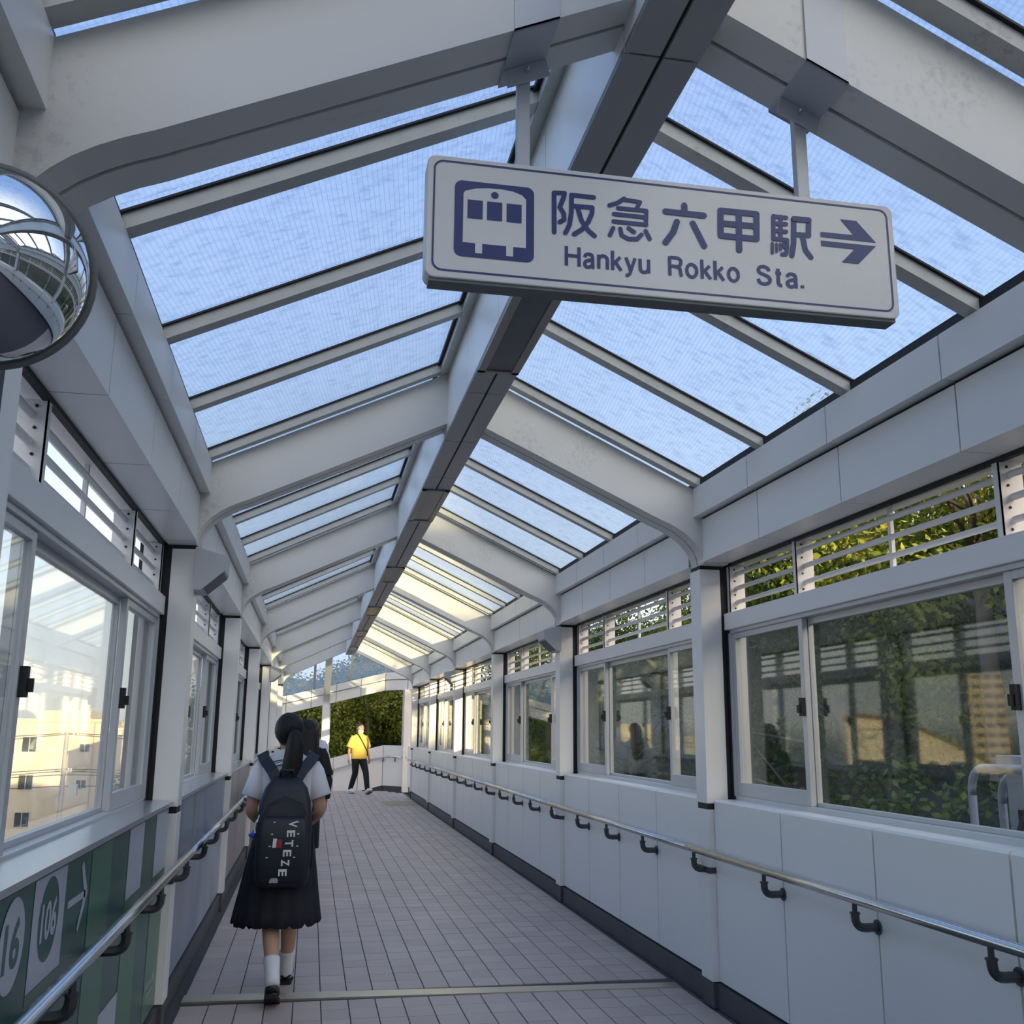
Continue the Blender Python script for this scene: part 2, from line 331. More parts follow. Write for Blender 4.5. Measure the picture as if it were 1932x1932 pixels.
wn = 0
def make_window(s, k):
    """three lights to a bay: sliding sash, wide fixed light, sliding sash"""
    global wn
    wn += 1
    a, b = Y0+(k-1)*S+CW, Y0+k*S
    root = empty('window_%d' % wn, (X(s, WP), (a+b)/2, 1.12), kind='structure')
    ox, oy, oz = X(s, WP), (a+b)/2, 1.12
    def rel(mb): mb.v = [(x-ox, y-oy, z-oz) for x, y, z in mb.v]; return mb
    fr = MB()
    fr.box(X(s, WP-.012), X(s, WP+.09), a, b, 2.078, 2.10).box(X(s, WP-.012), X(s, WP+.09), a, b, 1.12, 1.145)
    fr.box(X(s, WP-.012), X(s, WP+.09), a+.012, a+.04, 1.12, 2.10).box(X(s, WP-.012), X(s, WP+.09), b-.04, b-.012, 1.12, 2.10)
    rel(fr).build('window_frame', M['frame'], root, bevel=.002)
    g = MB().box(X(s, WP-.02), X(s, WP+.08), a-.002, a+.012, 1.12, 2.2).box(X(s, WP-.02), X(s, WP+.08), b-.012, b+.002, 1.12, 2.2)
    rel(g).build('gasket', M['black'], root)
    def sash(y0, y1, d, st, rail, nm):
        q = MB(); x0, x1 = X(s, WP+d), X(s, WP+d+.03)
        q.box(x0, x1, y0, y0+st, 1.145, 2.078).box(x0, x1, y1-st, y1, 1.145, 2.078).box(x0, x1, y0+st, y1-st, 2.045, 2.078).box(x0, x1, y0+st, y1-st, 1.145, 1.145+rail)
        o = rel(q).build(nm, M['frame'], root, bevel=.002)
        p = MB().box(X(s, WP+d+.012), X(s, WP+d+.016), y0+st, y1-st, 1.145+rail, 2.045)
        rel(p).build('pane', M['glass'], o)
        return o
    s1 = sash(b-.93, b-.04, .0, .045, .075, 'sash'); s2 = sash(a+.04, a+.93, .0, .045, .075, 'sash')
    sash(a+.90, b-.90, .035, .028, .02, 'fixed_light')
    for o, yl in ((s1, b-.91), (s2, a+.91)):
        lt = MB().box(X(s, WP-.022), X(s, WP), yl-.013, yl+.015, 1.585, 1.675).box(X(s, WP-.038), X(s, WP-.022), yl-.006, yl+.008, 1.60, 1.64)
        rel(lt).build('latch', M['black'], o)
for s in (1, -1):
    for k in range(K0, K1+1): make_window(s, k)

# ------------------------------------------------------------------ roof
ceil = empty('ceiling', (XC, Y0, 2.49), kind='structure')
def cparent(o): o.parent = ceil; o.matrix_parent_inverse = Matrix.Translation((-XC, -Y0, -2.49)); return o
def rafter_poly(s):
    arc = bez((1.19, 2.752), (1.455, 2.655), (1.466, 2.49), 8)
    P = [(.10, 3.263)]+arc+[(1.62, 2.49), (1.62, 2.845), (.10, roofz(.10))]
    return [(X(s, d), z) for d, z in P]
for s in (1, -1):
    me = MB().prism(rafter_poly(s), 'xz', RO, RO+RW/2-.007).prism(rafter_poly(s), 'xz', RO+RW/2+.007, RO+RW).mesh('rafter', M['rafter'])
    core = MB().prism([(X(s, d), z) for d, z in ((.11, 3.275), (1.2, 2.77), (1.41, 2.66), (1.50, 2.51), (1.6, 2.51), (1.6, 2.8), (.11, 3.55))], 'xz', RO+.02, RO+RW-.02).mesh('rafter_core', M['black'])
    for k in range(K0, K1+1):
        o = cparent(link(me, 'rafter', None, (0, Y0+k*S, 0)))
        link(core, 'rafter_core', o)
    # fascia rows: upper row stands proud of the lower one
    pw = (S-CW)/4
    lo = MB().prism([(X(s, HW-.004), 2.502), (X(s, HW-.004), 2.758), (X(s, HW+.30), 2.758), (X(s, HW+.30), 2.56), (X(s, WP-.005), 2.502)], 'xz', .004, pw-.004).mesh('fascia_panel', M['panel'])
    up = MB().box(X(s, HW-.056), X(s, HW+.2), .004, pw-.004, 2.772, 2.946).mesh('fascia_panel', M['panel'])
    for k in range(K0, K1+1):
        a = Y0+(k-1)*S+CW
        for j in range(4):
            cparent(link(lo, 'fascia_panel', None, (0, a+j*pw, 0))); cparent(link(up, 'fascia_panel', None, (0, a+j*pw, 0)))
    cparent(MB().box(X(s, HW+.004), X(s, HW+.28), YB0, YB1, 2.51, 2.775).box(X(s, HW-.04), X(s, HW+.2), YB0, YB1, 2.785, 2.93).build('fascia_backing', M['black']))
    cparent(MB().box(X(s, WP-.005), X(s, WP+.02), YB0, YB1, 2.485, 2.52).build('head_gasket', M['black']))
    cparent(MB().box(X(s, WP+.0), X(s, HW+.30), YB0, YB1, 2.495, 2.56).build('eave_soffit', M['panel']))
    # eave gutter rail under the glass
    cparent(MB().prism([(X(s, HW-.040), 2.946), (X(s, HW-.040), 2.992), (X(s, HW+.2), 2.93), (X(s, HW+.2), 2.9)], 'xz', YB0, YB1).build('eave_rail', M['black']))
    # glazing bars and panes
    def rz(d, off): return roofz(d)+off
    d0, d1 = .10, 1.46
    bar = MB().prism([(X(s, d0), rz(d0, .004)), (X(s, d1-.02), rz(d1-.02, .004)), (X(s, d1-.02), rz(d1-.02, .056)), (X(s, d0), rz(d0, .056))], 'xz', -.034, .034).mesh('glazing_bar', M['bar'])
    gk = MB().prism([(X(s, d0), rz(d0, .056)), (X(s, d1), rz(d1, .056)), (X(s, d1), rz(d1, .064)), (X(s, d0), rz(d0, .064))], 'xz', -.048, .048).mesh('bar_gasket', M['black'])
    pane = MB().prism([(X(s, d0+.03), rz(d0+.03, .066)), (X(s, d1+.1), rz(d1+.1, .066)), (X(s, d1+.1), rz(d1+.1, .072)), (X(s, d0+.03), rz(d0+.03, .072))], 'xz', .0, S/4-.004).mesh('roof_pane', M['roofglass'])
    ys = []
    for k in range(K0, K1+1):
        for j in range(4): ys.append(Y0+k*S-.123-j*.878)
        ys.append(Y0+k*S+RO+RW+.05)
    for yb in ys:
        o = cparent(link(bar, 'glazing_bar', None, (0, yb, 0))); link(gk, 'bar_gasket', o)
    for k in range(K0, K1+1):
        for j in range(4): cparent(link(pane, 'roof_pane', None, (0, Y0+k*S-.13-(j+1)*S/4, 0)))
    cparent(MB().prism([(X(s, .10), roofz(.1)+.0), (X(s, .155), roofz(.155)), (X(s, .155), roofz(.155)+.06), (X(s, .10), roofz(.1)+.06)], 'xz', YB0, YB1).build('ridge_ledger', M['bar']))
    cparent(MB().prism([(X(s, .155), roofz(.155)+.045), (X(s, .175), roofz(.175)+.045), (X(s, .175), roofz(.175)+.064), (X(s, .155), roofz(.155)+.064)], 'xz', YB0, YB1).build('ridge_gasket', M['black']))
    sp = MB().box(X(s, .085), X(s, .10), .003, S/4-.003, ZR+.004, roofz(.1)+.05).mesh('ridge_side_panel', M['panel'])
    for k in range(K0, K1+1):
        for j in range(4): cparent(link(sp, 'ridge_side_panel', None, (0, Y0+(k-1)*S+.04+j*S/4, 0)))
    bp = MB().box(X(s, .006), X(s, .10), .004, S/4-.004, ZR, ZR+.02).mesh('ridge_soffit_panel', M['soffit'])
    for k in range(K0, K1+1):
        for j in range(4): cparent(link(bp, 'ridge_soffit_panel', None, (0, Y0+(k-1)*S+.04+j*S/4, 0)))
cparent(MB().box(XC-.084, XC+.084, YB0, YB1, ZR+.01, roofz(.0)+.10).build('ridge_core', M['black']))
for i, k in enumerate(range(0, K1+1)):
    y0, y1 = Y0+k*S-2.30, Y0+k*S-1.19
    r = empty('ceiling_lamp', (XC, (y0+y1)/2, ZR)); cy = (y0+y1)/2
    tag(r, ['dark flush lamp strip in the ridge just behind the station sign', 'dark flush lamp strip in the ridge, second one beyond the sign', 'dark flush lamp strip in the ridge, third one beyond the sign',
            'dark flush lamp strip in the ridge, fourth one beyond the sign', 'dark flush lamp strip in the ridge, fifth one beyond the sign', 'dark flush lamp strip at the far end of the ridge'][i], 'lamp', 'lamp strips along the ridge')
    f = MB()
    for sx in (-1, 1): f.box(sx*.062, sx*.10, y0-cy, y1-cy, -.012, .0)
    f.box(-.10, .10, y0-cy, y0-cy+.03, -.012, 0).box(-.10, .10, y1-cy-.03, y1-cy, -.012, 0)
    f.build('lamp_frame', M['lampf'], r, bevel=.002)
    MB().box(-.062, .062, y0-cy+.03, y1-cy-.03, -.006, .0).build('lamp_cover', M['lampg'], r)

# ------------------------------------------------------------------ far end: the walkway turns left down a ramp
YE, XE, SL = 26.5, 1.83, .25
def drop(x): return -SL*max(0, XE-x)
wend = MB()
ww = MB()
xsn = [2.9, 2.35, XE]+[XE-.62*i for i in range(1, 8)]
def ye(x): return YE-max(0, x-XE)*1.35
wall_e = MB().loft([[(x, ye(x)+.05, -.4+drop(x)), (x, ye(x)+.14, -.4+drop(x)), (x, ye(x)+.14, 1.09+drop(x)), (x, ye(x)+.05, 1.09+drop(x))] for x in xsn]).build('wall_end', M['plinth']); wall_e['kind'] = 'structure'
for a, b in zip(xsn[:-1], xsn[1:]):
    e = .006
    def P(x, dy, z): return (x, ye(x)+dy, z+drop(x))
    a2, b2 = a-e, b+e
    MB().loft([[P(a2, .05, .13), P(a2, 0, .13), P(a2, 0, 1.11), P(a2, .14, 1.12)], [P(b2, .05, .13), P(b2, 0, .13), P(b2, 0, 1.11), P(b2, .14, 1.12)]]).build('wall_panel', M['panel'], wall_e)
    for z0, z1, dy in ((2.50, 2.755, .0), (2.77, 2.95, -.05)):
        MB().loft([[P(a2, .3, z0), P(a2, dy, z0), P(a2, dy, z1), P(a2, .3, z1)], [P(b2, .3, z0), P(b2, dy, z0), P(b2, dy, z1), P(b2, .3, z1)]]).build('fascia_panel', M['panel'], wall_e)
for x in (2.36, .35, -1.7):
    zz = drop(x)
    c = MB().box(x-.09, x+.09, ye(x)-.04, ye(x)+.12, zz, 2.5+zz).box(x-.09, x+.12, ye(x)+.2, ye(x)+.5, zz-1, 2.6+zz).build('column', M['panel'], wall_e, bevel=.003)
MB().loft([[(x, ye(x)-.06, .84+drop(x)+.02*c) if False else (x, ye(x)-.07+.02*math.cos(t), .84+drop(x)+.02*math.sin(t)) for t in [i*math.pi/4 for i in range(8)]] for x in xsn[1:]]).build('rail', M['steel'], wall_e, smooth=True)
for x in [2.1, 1.83, 1.21, .59, -.03, -.65]:
    MB().tube([(x, ye(x)-.07, .83+drop(x)), (x, ye(x)-.07, .74+drop(x)), (x, ye(x)+.0, .73+drop(x))], .014, 6).build('bracket', M['iron'], wall_e)
# ramp floor and the roof over it
rf = MB().prism([(XE, -.006), (XE-4.6, -.006+drop(XE-4.6)), (XE-4.6, -.3+drop(XE-4.6)), (XE, -.3)], 'xz', 23.9, 26.55).build('ramp', M['tile'], floor)
YRG = YE-1.41
def rdz(x, y): return 2.95+.476*min(y_ for y_ in ((YE-y),))+drop(x)
rxs = [2.3, XE]+[XE-.9*i for i in range(1, 6)]
for a, b in zip(rxs[:-1], rxs[1:]):
    def Q(x, d, o): return (x, YE-d, 2.95+.476*d+drop(x)+o)
    cparent(MB().loft([[Q(a-.02, -.1, .066), Q(a-.02, 2.5, .066), Q(a-.02, 2.5, .072), Q(a-.02, -.1, .072)], [Q(b+.02, -.1, .066), Q(b+.02, 2.5, .066), Q(b+.02, 2.5, .072), Q(b+.02, -.1, .072)]]).build('roof_pane', M['roofglass']))
    cparent(MB().loft([[Q(b-.03, 0, .0), Q(b-.03, 2.5, .0), Q(b-.03, 2.5, .06), Q(b-.03, 0, .06)], [Q(b+.03, 0, .0), Q(b+.03, 2.5, .0), Q(b+.03, 2.5, .06), Q(b+.03, 0, .06)]]).build('glazing_bar', M['bar']))
for x in (2.36, .35, -1.7):
    zz = drop(x)
    arc = bez((.28, 2.752), (.015, 2.655), (.0, 2.49), 6)
    P = [(YE-2.3, 3.72+zz)]+[(YE-d, z+zz) for d, z in arc]+[(YE+.1, 2.49+zz), (YE+.1, 2.85+zz), (YE-2.3, 4.03+zz)]
    cparent(MB().prism(P, 'yz', x-.08, x+.08).build('rafter', M['rafter']))
# slope of the main roof that runs on over the turn, right-hand side
cparent(MB().loft([[(X(1, d), YB1-.1, roofz(d)+.066), (X(1, d), 25.6, roofz(d)+.066), (X(1, d), 25.6, roofz(d)+.075), (X(1, d), YB1-.1, roofz(d)+.075)] for d in (.1, 1.5)]).build('roof_pane', M['roofglass']))

# ------------------------------------------------------------------ handrails
def handrail(s, label):
    xr = X(s, PP-.10)
    root = empty('handrail', (xr, Y0, .842)); tag(root, label, 'handrail', 'steel handrails along the walkway')
    cuts = [YB0+.1]+[Y0+k*S+.19 for k in range(K0, K1)]+[YB1-.1]
    for a, b in zip(cuts[:-1], cuts[1:]):
        MB().tube([(0, a+.002-Y0, 0), (0, b-.002-Y0, 0)], .0205, 14).build('rail', M['steel'], root, smooth=True)
        MB().tube([(0, a-.006-Y0, 0), (0, a+.006-Y0, 0)], .0195, 12).build('rail_joint', M['iron'], root)
    pw = (S-CW)/4; d = s*.10
    arm = bez((0, 0, -.07), (0, 0, -.112), (d*.42, 0, -.112), 5)
    br = MB().tube([(0, 0, -.015), (0, 0, -.055)], .0105, 8).tube([(0, 0, -.052), (0, 0, -.058)], .021, 10).tube([(0, 0, -.05)]+arm+[(d*.98, 0, -.112)], .0175, 8).mesh('bracket', M['iron'], smooth=False)
    fl = MB().tube([(d*.93, 0, -.112), (d*1.0, 0, -.112)], .03, 12).mesh('bracket_flange', M['iron'])
    for k in range(K0, K1+1):
        for j in range(4):
            y = Y0+(k-1)*S+CW+j*pw if j else Y0+(k-1)*S+CW/2
            if y < YB0+.2: continue
            o = link(br, 'bracket', root, (0, y-Y0, 0)); link(fl, 'bracket_flange', o)
    return root
handrail(1, 'stainless handrail along the plain white panels of the right wall')
handrail(-1, 'stainless handrail in front of the green poster and murals on the left')

# ------------------------------------------------------------------ loudspeakers on columns
def speaker(s, k, label):
    y = Y0+k*S
    root = empty('loudspeaker', (X(s, HW), y, 2.235)); tag(root, label, 'loudspeaker', 'wedge loudspeakers on the columns')
    P = [(0, .235), (-s*.165, .195), (-s*.165, .11), (-s*.045, .0), (0, .0)]
    MB().prism(P, 'xz', -.07, .19).build('cabinet', M['speaker'], root, bevel=.004)
    n = Vector((-s*.12, 0, .11)).normalized(); t = Vector((n.z, 0, -n.x))*(-.004 if s > 0 else .004)
    g = MB()
    a, b = Vector((-s*.155, 0, .10)), Vector((-s*.055, 0, .009))
    off = Vector((-s*.003, 0, -.0035))
    g.loft([[tuple(p+off+Vector((0, -.06, 0))), tuple(p+off*.0+Vector((0, -.06, 0))), tuple(p+off*.0+Vector((0, .18, 0))), tuple(p+off+Vector((0, .18, 0)))] for p in (a, b)]).build('grille', M['grille'], root)
speaker(-1, 0, 'grey wedge loudspeaker on the nearest left column in view')
speaker(-1, 3, 'grey wedge loudspeaker far down on a left column')
speaker(1, 1, 'grey wedge loudspeaker on the second right column')
speaker(1, 3, 'grey wedge loudspeaker on a far right column in warm light')

# ------------------------------------------------------------------ text and flat print
def text_mesh(name, s, matl, offset=0.0):
    cu = bpy.data.curves.new(name, 'FONT'); cu.body = s; cu.offset = offset; cu.resolution_u = 4
    o = bpy.data.objects.new(name, cu); col.objects.link(o); bpy.context.view_layer.update()
    me = bpy.data.meshes.new_from_object(o.evaluated_get(bpy.context.evaluated_depsgraph_get())); me.name = name
    bpy.data.objects.remove(o); bpy.data.curves.remove(cu)
    me.materials.clear(); me.materials.append(matl); return me
def fit(me, f):
    """map a flat text mesh (u,v) scaled to the unit box through f"""
    xs = [v.co.x for v in me.vertices]; ys = [v.co.y for v in me.vertices]
    x0, x1, y0, y1 = min(xs), max(xs), min(ys), max(ys)
    for v in me.vertices: v.co = f((v.co.x-x0)/(x1-x0), (v.co.y-y0)/(y1-y0))
    return me
_lift = [0]
def stroke2d(mb, pts, wd, f, n=8):
    """round-ended pen stroke along 2-D points"""
    for (x0, y0), (x1, y1) in zip(pts[:-1], pts[1:]):
        a = math.atan2(y1-y0, x1-x0); p = []
        for i in range(n+1): t = a+math.pi/2+math.pi*i/n; p.append(f(x0+wd*math.cos(t), y0+wd*math.sin(t)))
        for i in range(n+1): t = a-math.pi/2+math.pi*i/n; p.append(f(x1+wd*math.cos(t), y1+wd*math.sin(t)))
        _lift[0] = (_lift[0]+1) % 60; e_ = .00003*_lift[0]
        mb.quad(*[(q_[0], q_[1]-e_, q_[2]) for q_ in p])
def rrect(x0, x1, z0, z1, r, n=6):
    p = []
    for cx, cz, a in ((x1-r, z1-r, 0), (x0+r, z1-r, 90), (x0+r, z0+r, 180), (x1-r, z0+r, 270)):
        for i in range(n+1): t = math.radians(a+90*i/n); p.append((cx+r*math.cos(t), cz+r*math.sin(t)))
    return p
def flat(name, faces, matl, parent):
    me = bpy.data.meshes.new(name); v = []; f = []
    for q in faces: f.append(tuple(range(len(v), len(v)+len(q)))); v += q
    me.from_pydata(v, [], f); me.materials.append(matl); return link(me, name, parent)

# ------------------------------------------------------------------ hanging station sign
SY = 2.178
sign = empty('hanging_sign', (.82, SY+.03, 2.54))
tag(sign, 'white hanging station sign with blue train pictogram, lettering and arrow', 'sign')
def sg(x, z, d=.0): return (x-.82, -.03-.0012-d, z-2.54)
bd = rrect(.209, 1.430, 2.537, 2.853, .022)
MB().prism([(x-.82, z-2.54) for x, z in bd], 'xz', -.03, .03).build('board', M['white'], sign, bevel=.003)
MB().box(-.60, .60, -.024, .024, -.010, 0).build('board_underside', M['rubber'], sign)
o_, i_ = rrect(.224, 1.415, 2.554, 2.841, .024), rrect(.2285, 1.4105, 2.5585, 2.8365, .0205)
flat('border_line', [[sg(*o_[j]), sg(*o_[(j+1) % len(o_)]), sg(*i_[(j+1) % len(i_)]), sg(*i_[j])] for j in range(len(o_))], M['blue'], sign)
pic = flat('train_pictogram', [[sg(*p) for p in rrect(.276, .470, 2.595, 2.792, .018)]], M['blue'], sign)
body = [[.297,2.631],[.297,2.758],[.301,2.765],[.327,2.774],[.358,2.778],[.388,2.779],[.418,2.776],[.44,2.769],[.45,2.758],[.45,2.631],[.419,2.631],[.419,2.606],[.402,2.606],[.402,2.631],[.344,2.631],[.344,2.606],[.327,2.606],[.327,2.631]]
flat('pictogram_body', [[sg(x, z, .0006) for x, z in body]], M['white'], pic)
wf = [[sg(x, z, .0012) for x, z in ((a, 2.694), (a+.037, 2.694), (a+.037, 2.743), (a, 2.743))] for a in (.307, .3545, .402)]
wf.append([sg(.373+.0095*math.cos(i*.524), 2.7605+.0095*math.sin(i*.524), .0012) for i in range(12)])
flat('pictogram_windows', wf, M['blue'], pic)
KANJI = [
 (.0052, [[[.52,2.786],[.52,2.681]],[[.52,2.786],[.546,2.788],[.544,2.776],[.534,2.749],[.544,2.733],[.545,2.717],[.534,2.709]],[[.564,2.785],[.62,2.785]],[[.564,2.785],[.563,2.737],[.558,2.704],[.548,2.682]],[[.567,2.756],[.616,2.757],[.615,2.741],[.605,2.716],[.589,2.695],[.57,2.681]],[[.579,2.752],[.589,2.718],[.605,2.695],[.621,2.682]]]),
 (.0047, [[[.698,2.791],[.681,2.777],[.66,2.768]],[[.697,2.788],[.739,2.786],[.73,2.767]],[[.682,2.763],[.755,2.764],[.753,2.725]],[[.671,2.746],[.752,2.746]],[[.67,2.726],[.754,2.726]],[[.669,2.708],[.66,2.688]],[[.687,2.708],[.69,2.691],[.707,2.683],[.73,2.685],[.741,2.698]],[[.708,2.712],[.722,2.703]],[[.752,2.709],[.762,2.689]]]),
 (.0068, [[[.855,2.79],[.855,2.77]],[[.805,2.768],[.906,2.768]],[[.834,2.743],[.824,2.714],[.803,2.684]],[[.876,2.743],[.904,2.685]]]),
 (.0068, [[[.951,2.787],[1.048,2.788],[1.045,2.719],[.949,2.718],[.951,2.787]],[[.95,2.752],[1.047,2.754]],[[1.0,2.788],[.997,2.684]]]),
 (.0046, [[[1.094,2.788],[1.091,2.724]],[[1.094,2.787],[1.129,2.787]],[[1.093,2.767],[1.128,2.769]],[[1.092,2.747],[1.127,2.748]],[[1.114,2.788],[1.11,2.727]],[[1.091,2.725],[1.128,2.725],[1.127,2.704],[1.123,2.685],[1.113,2.684]]]),
 (.0030, [[[1.087,2.712],[1.086,2.684]],[[1.098,2.711],[1.098,2.69]],[[1.108,2.712],[1.109,2.696]],[[1.116,2.715],[1.119,2.704]]]),
 (.0064, [[[1.15,2.786],[1.191,2.787],[1.188,2.744],[1.153,2.743]],[[1.15,2.786],[1.146,2.718],[1.139,2.684]],[[1.172,2.736],[1.177,2.703],[1.191,2.684]]])]
for grp in ((0,), (1,), (2,), (3,), (4, 5, 6)):
    kb = MB()
    for gi in grp:
        for q in KANJI[gi][1]: stroke2d(kb, q, KANJI[gi][0]*1.16, lambda x, z: sg(x, z))
    flat('character', [[kb.v[i] for i in f] for f in kb.f], M['blue'], sign)
flat('arrow', [[sg(*p) for p in q] for q in ([[1.222,2.758],[1.222,2.744],[1.377,2.744],[1.315,2.759]], [[1.377,2.744],[1.325,2.80],[1.28,2.80],[1.315,2.759]], [[1.222,2.734],[1.222,2.719],[1.314,2.719],[1.376,2.734]], [[1.376,2.734],[1.314,2.719],[1.276,2.679],[1.323,2.679]])], M['blue'], sign)
GLY = {  # stroke, smooth?
 'H': (.64, [([(0,0),(0,1)],0), ([(.64,0),(.64,1)],0), ([(0,.53),(.64,.53)],0)]),
 'a': (.46, [([(.02,.52),(.08,.66),(.24,.70),(.38,.65),(.42,.5),(.42,.14),(.45,.04),(.5,.02)],1), ([(.42,.42),(.2,.37),(.05,.28),(.02,.15),(.1,.03),(.24,.03),(.37,.10),(.42,.22)],1)]),
 'n': (.44, [([(0,0),(0,.72)],0), ([(0,.46),(.06,.60),(.2,.68),(.36,.64),(.44,.5),(.44,.3),(.44,0)],1)]),
 'k': (.42, [([(0,0),(0,1)],0), ([(.40,.70),(.0,.27)],0), ([(.14,.42),(.44,0)],0)]),
 'y': (.46, [([(.0,.72),(.245,.04)],0), ([(.47,.72),(.24,.04),(.18,-.12),(.08,-.20),(-.03,-.20)],1)]),
 'u': (.44, [([(0,.72),(0,.3),(.03,.12),(.16,.03),(.32,.07),(.42,.2),(.44,.32)],1), ([(.44,.72),(.44,0)],0)]),
 'R': (.60, [([(0,0),(0,1)],0), ([(0,.955),(.2,.955),(.42,.95),(.56,.86),(.58,.72),(.52,.57),(.38,.50),(.2,.50),(0,.50)],1), ([(.36,.50),(.50,.42),(.55,.28),(.57,.1),(.62,0)],1)]),
 'o': (.54, [([(.27+.26*math.cos(i*math.pi/12), .36+.335*math.sin(i*math.pi/12)) for i in range(25)],0)]),
 'S': (.60, [([(.56,.74),(.5,.89),(.31,.96),(.12,.90),(.06,.74),(.14,.60),(.34,.52),(.52,.43),(.60,.27),(.52,.10),(.32,.03),(.11,.09),(.03,.28)],1)]),
 't': (.28, [([(.13,.92),(.13,.3),(.14,.12),(.2,.04),(.30,.04)],1), ([(0,.68),(.28,.68)],0)]),
 '.': (.02, [([(0,.0),(0,.15)],0)])}
def smoothed(p):
    out = []
    for i in range(len(p)-1):
        a_, b_, c_, d_ = p[max(i-1, 0)], p[i], p[i+1], p[min(i+2, len(p)-1)]
        for k_ in range(5):
            t = k_/5.0; out.append(tuple(.5*(2*b_[m_]+(c_[m_]-a_[m_])*t+(2*a_[m_]-5*b_[m_]+4*c_[m_]-d_[m_])*t*t+(3*b_[m_]-a_[m_]-3*c_[m_]+d_[m_])*t**3) for m_ in (0, 1)))
    return out+[p[-1]]
def ribbon(p, hw):
    """flat-ended pen stroke as quads"""
    L_, R_ = [], []
    for i, q_ in enumerate(p):
        a_, b_ = p[max(i-1, 0)], p[min(i+1, len(p)-1)]; dx, dy = b_[0]-a_[0], b_[1]-a_[1]; n_ = math.hypot(dx, dy) or 1
        L_.append((q_[0]-dy/n_*hw, q_[1]+dx/n_*hw)); R_.append((q_[0]+dy/n_*hw, q_[1]-dx/n_*hw))
    return [[L_[i], R_[i], R_[i+1], L_[i+1]] for i in range(len(p)-1)]
cap = .0505; z0_ = 2.597
def word(txt, x0, x1):
    faces = []; x = 0.0
    for ch in txt:
        adv, st_ = GLY[ch]
        for p_, sm in st_:
            for q_ in ribbon(smoothed(p_) if sm else p_, .085): faces.append([(px_+x, py_) for px_, py_ in q_])
        x += adv+.27
    lo_, hi_ = min(p_[0] for q_ in faces for p_ in q_), max(p_[0] for q_ in faces for p_ in q_)
    flat('word', [[sg(lerp(x0, x1, (px_-lo_)/(hi_-lo_)), z0_+py_*cap, .00001*(fi % 50)) for px_, py_ in q_] for fi, q_ in enumerate(faces)], M['blue'], sign)
word('Hankyu', .546, .762); word('Rokko', .808, .996); word('Sta.', 1.040, 1.168)
for hx, lab in ((.447, 0), (1.193, 1)):
    s = -1 if hx < XC else 1; d = abs(hx-XC); zr = 3.263-.469*(d-.10)
    MB().box(hx-.82-.0165, hx-.82+.0165, -.012, .012, 2.85-2.54, zr-2.54+.03).build('hanger_rod', M['zinc'], sign, bevel=.002)
    # saddle clamp folded round the rafter
    yr = Y0-S+RO-(SY+.03)
    def cl(dd, z): return (X(s, d+dd)-.82, z-2.54)
    sl_ = -.469
    lo = [cl(-.055, 3.263+sl_*(d-.055-.1)-.006), cl(.055, 3.263+sl_*(d+.055-.1)-.006)]
    hi = [cl(.055, roofz(d+.055)-.02), cl(-.055, roofz(d-.055)-.02)]
    cb = MB().prism(lo+hi, 'xz', yr-.006, yr).prism(lo+hi, 'xz', yr+RW, yr+RW+.006)
    cb.prism([lo[0], lo[1], (lo[1][0], lo[1][1]+.006), (lo[0][0], lo[0][1]+.006)], 'xz', yr-.006, yr+RW+.006)
    co = cb.build('saddle_clamp', M['zinc'], sign)
    tb = [lo[0], lo[1], (lo[1][0]-s*.012, lo[1][1]-.045), (lo[0][0]-s*.012, lo[0][1]-.045)]
    MB().prism(tb, 'xz', -.020, -.013).build('clamp_tab', M['zinc'], sign, bevel=.002)
    bx, bz = (lo[0][0]+lo[1][0])/2-s*.005, (lo[0][1]+lo[1][1])/2-.018
    MB().tube([(bx, -.02, bz), (bx, -.034, bz)], .008, 6).tube([(bx, -.034, bz), (bx, -.05, bz)], .0035, 6).build('bolt', M['steel'], sign)

# ------------------------------------------------------------------ green poster on the near left panels
XP = X(-1, PP)
def poster_board(y0, y1, name, label, matl):
    o = empty(name, (XP, (y0+y1)/2, .15)); tag(o, label, 'poster')
    MB().box(-.010, .0, (y0-y1)/2, (y1-y0)/2, 0, .945).build('board', matl, o)
    return o
po = poster_board(Y0-S+CW+.01, Y0-.012, 'green_poster', 'green striped poster with white bus numbers and arrow by the left handrail', M['g_dark'])
pcy = (Y0-S+CW+.01+Y0-.012)/2
def pg(y, z, d=.0012): return (d, y-pcy, z-.15)
def pr(y0, y1, z0, z1, d=.0012): return [pg(y0, z0, d), pg(y1, z0, d), pg(y1, z1, d), pg(y0, z1, d)]
ST = [2.308, 2.679, 3.05, 3.421, 3.790, 4.155, 4.528, 4.905, 5.27, 5.645]
T, Bz = 1.094, .152
for q in (pr(ST[2], ST[3], .808, T), pr(ST[6], ST[7], .815, T), pr(ST[8], ST[9]+.04, .805, T), [pg(ST[5], .482), pg(ST[5], Bz), pg(ST[6], Bz), pg(ST[6], .476)]): flat('white_stripe', [q], M['p_white'], po)
for q in (pr(ST[4], ST[5], Bz, T), pr(ST[6], ST[7], Bz, .795), pr(ST[8], ST[9]+.04, Bz, .785), pr(ST[2], ST[3], Bz, .62)): flat('green_stripe', [q], M['g_mid'], po)
for q in (pr(ST[2], ST[3], .78, .806), pr(ST[6], ST[7], .795, .813), pr(ST[8], ST[9], .785, .804)): flat('moss_stripe', [q], M['g_low'], po)
def disc(y, z, r, d): return [pg(y+r*math.cos(i*math.pi/20), z+r*math.sin(i*math.pi/20), d) for i in range(40)]
flat('number_disc', [disc(2.862, .968, .114, .0018)], M['p_white'], po)
flat('number_disc', [disc(3.232, .97, .114, .0018)], M['g_dark'], po)
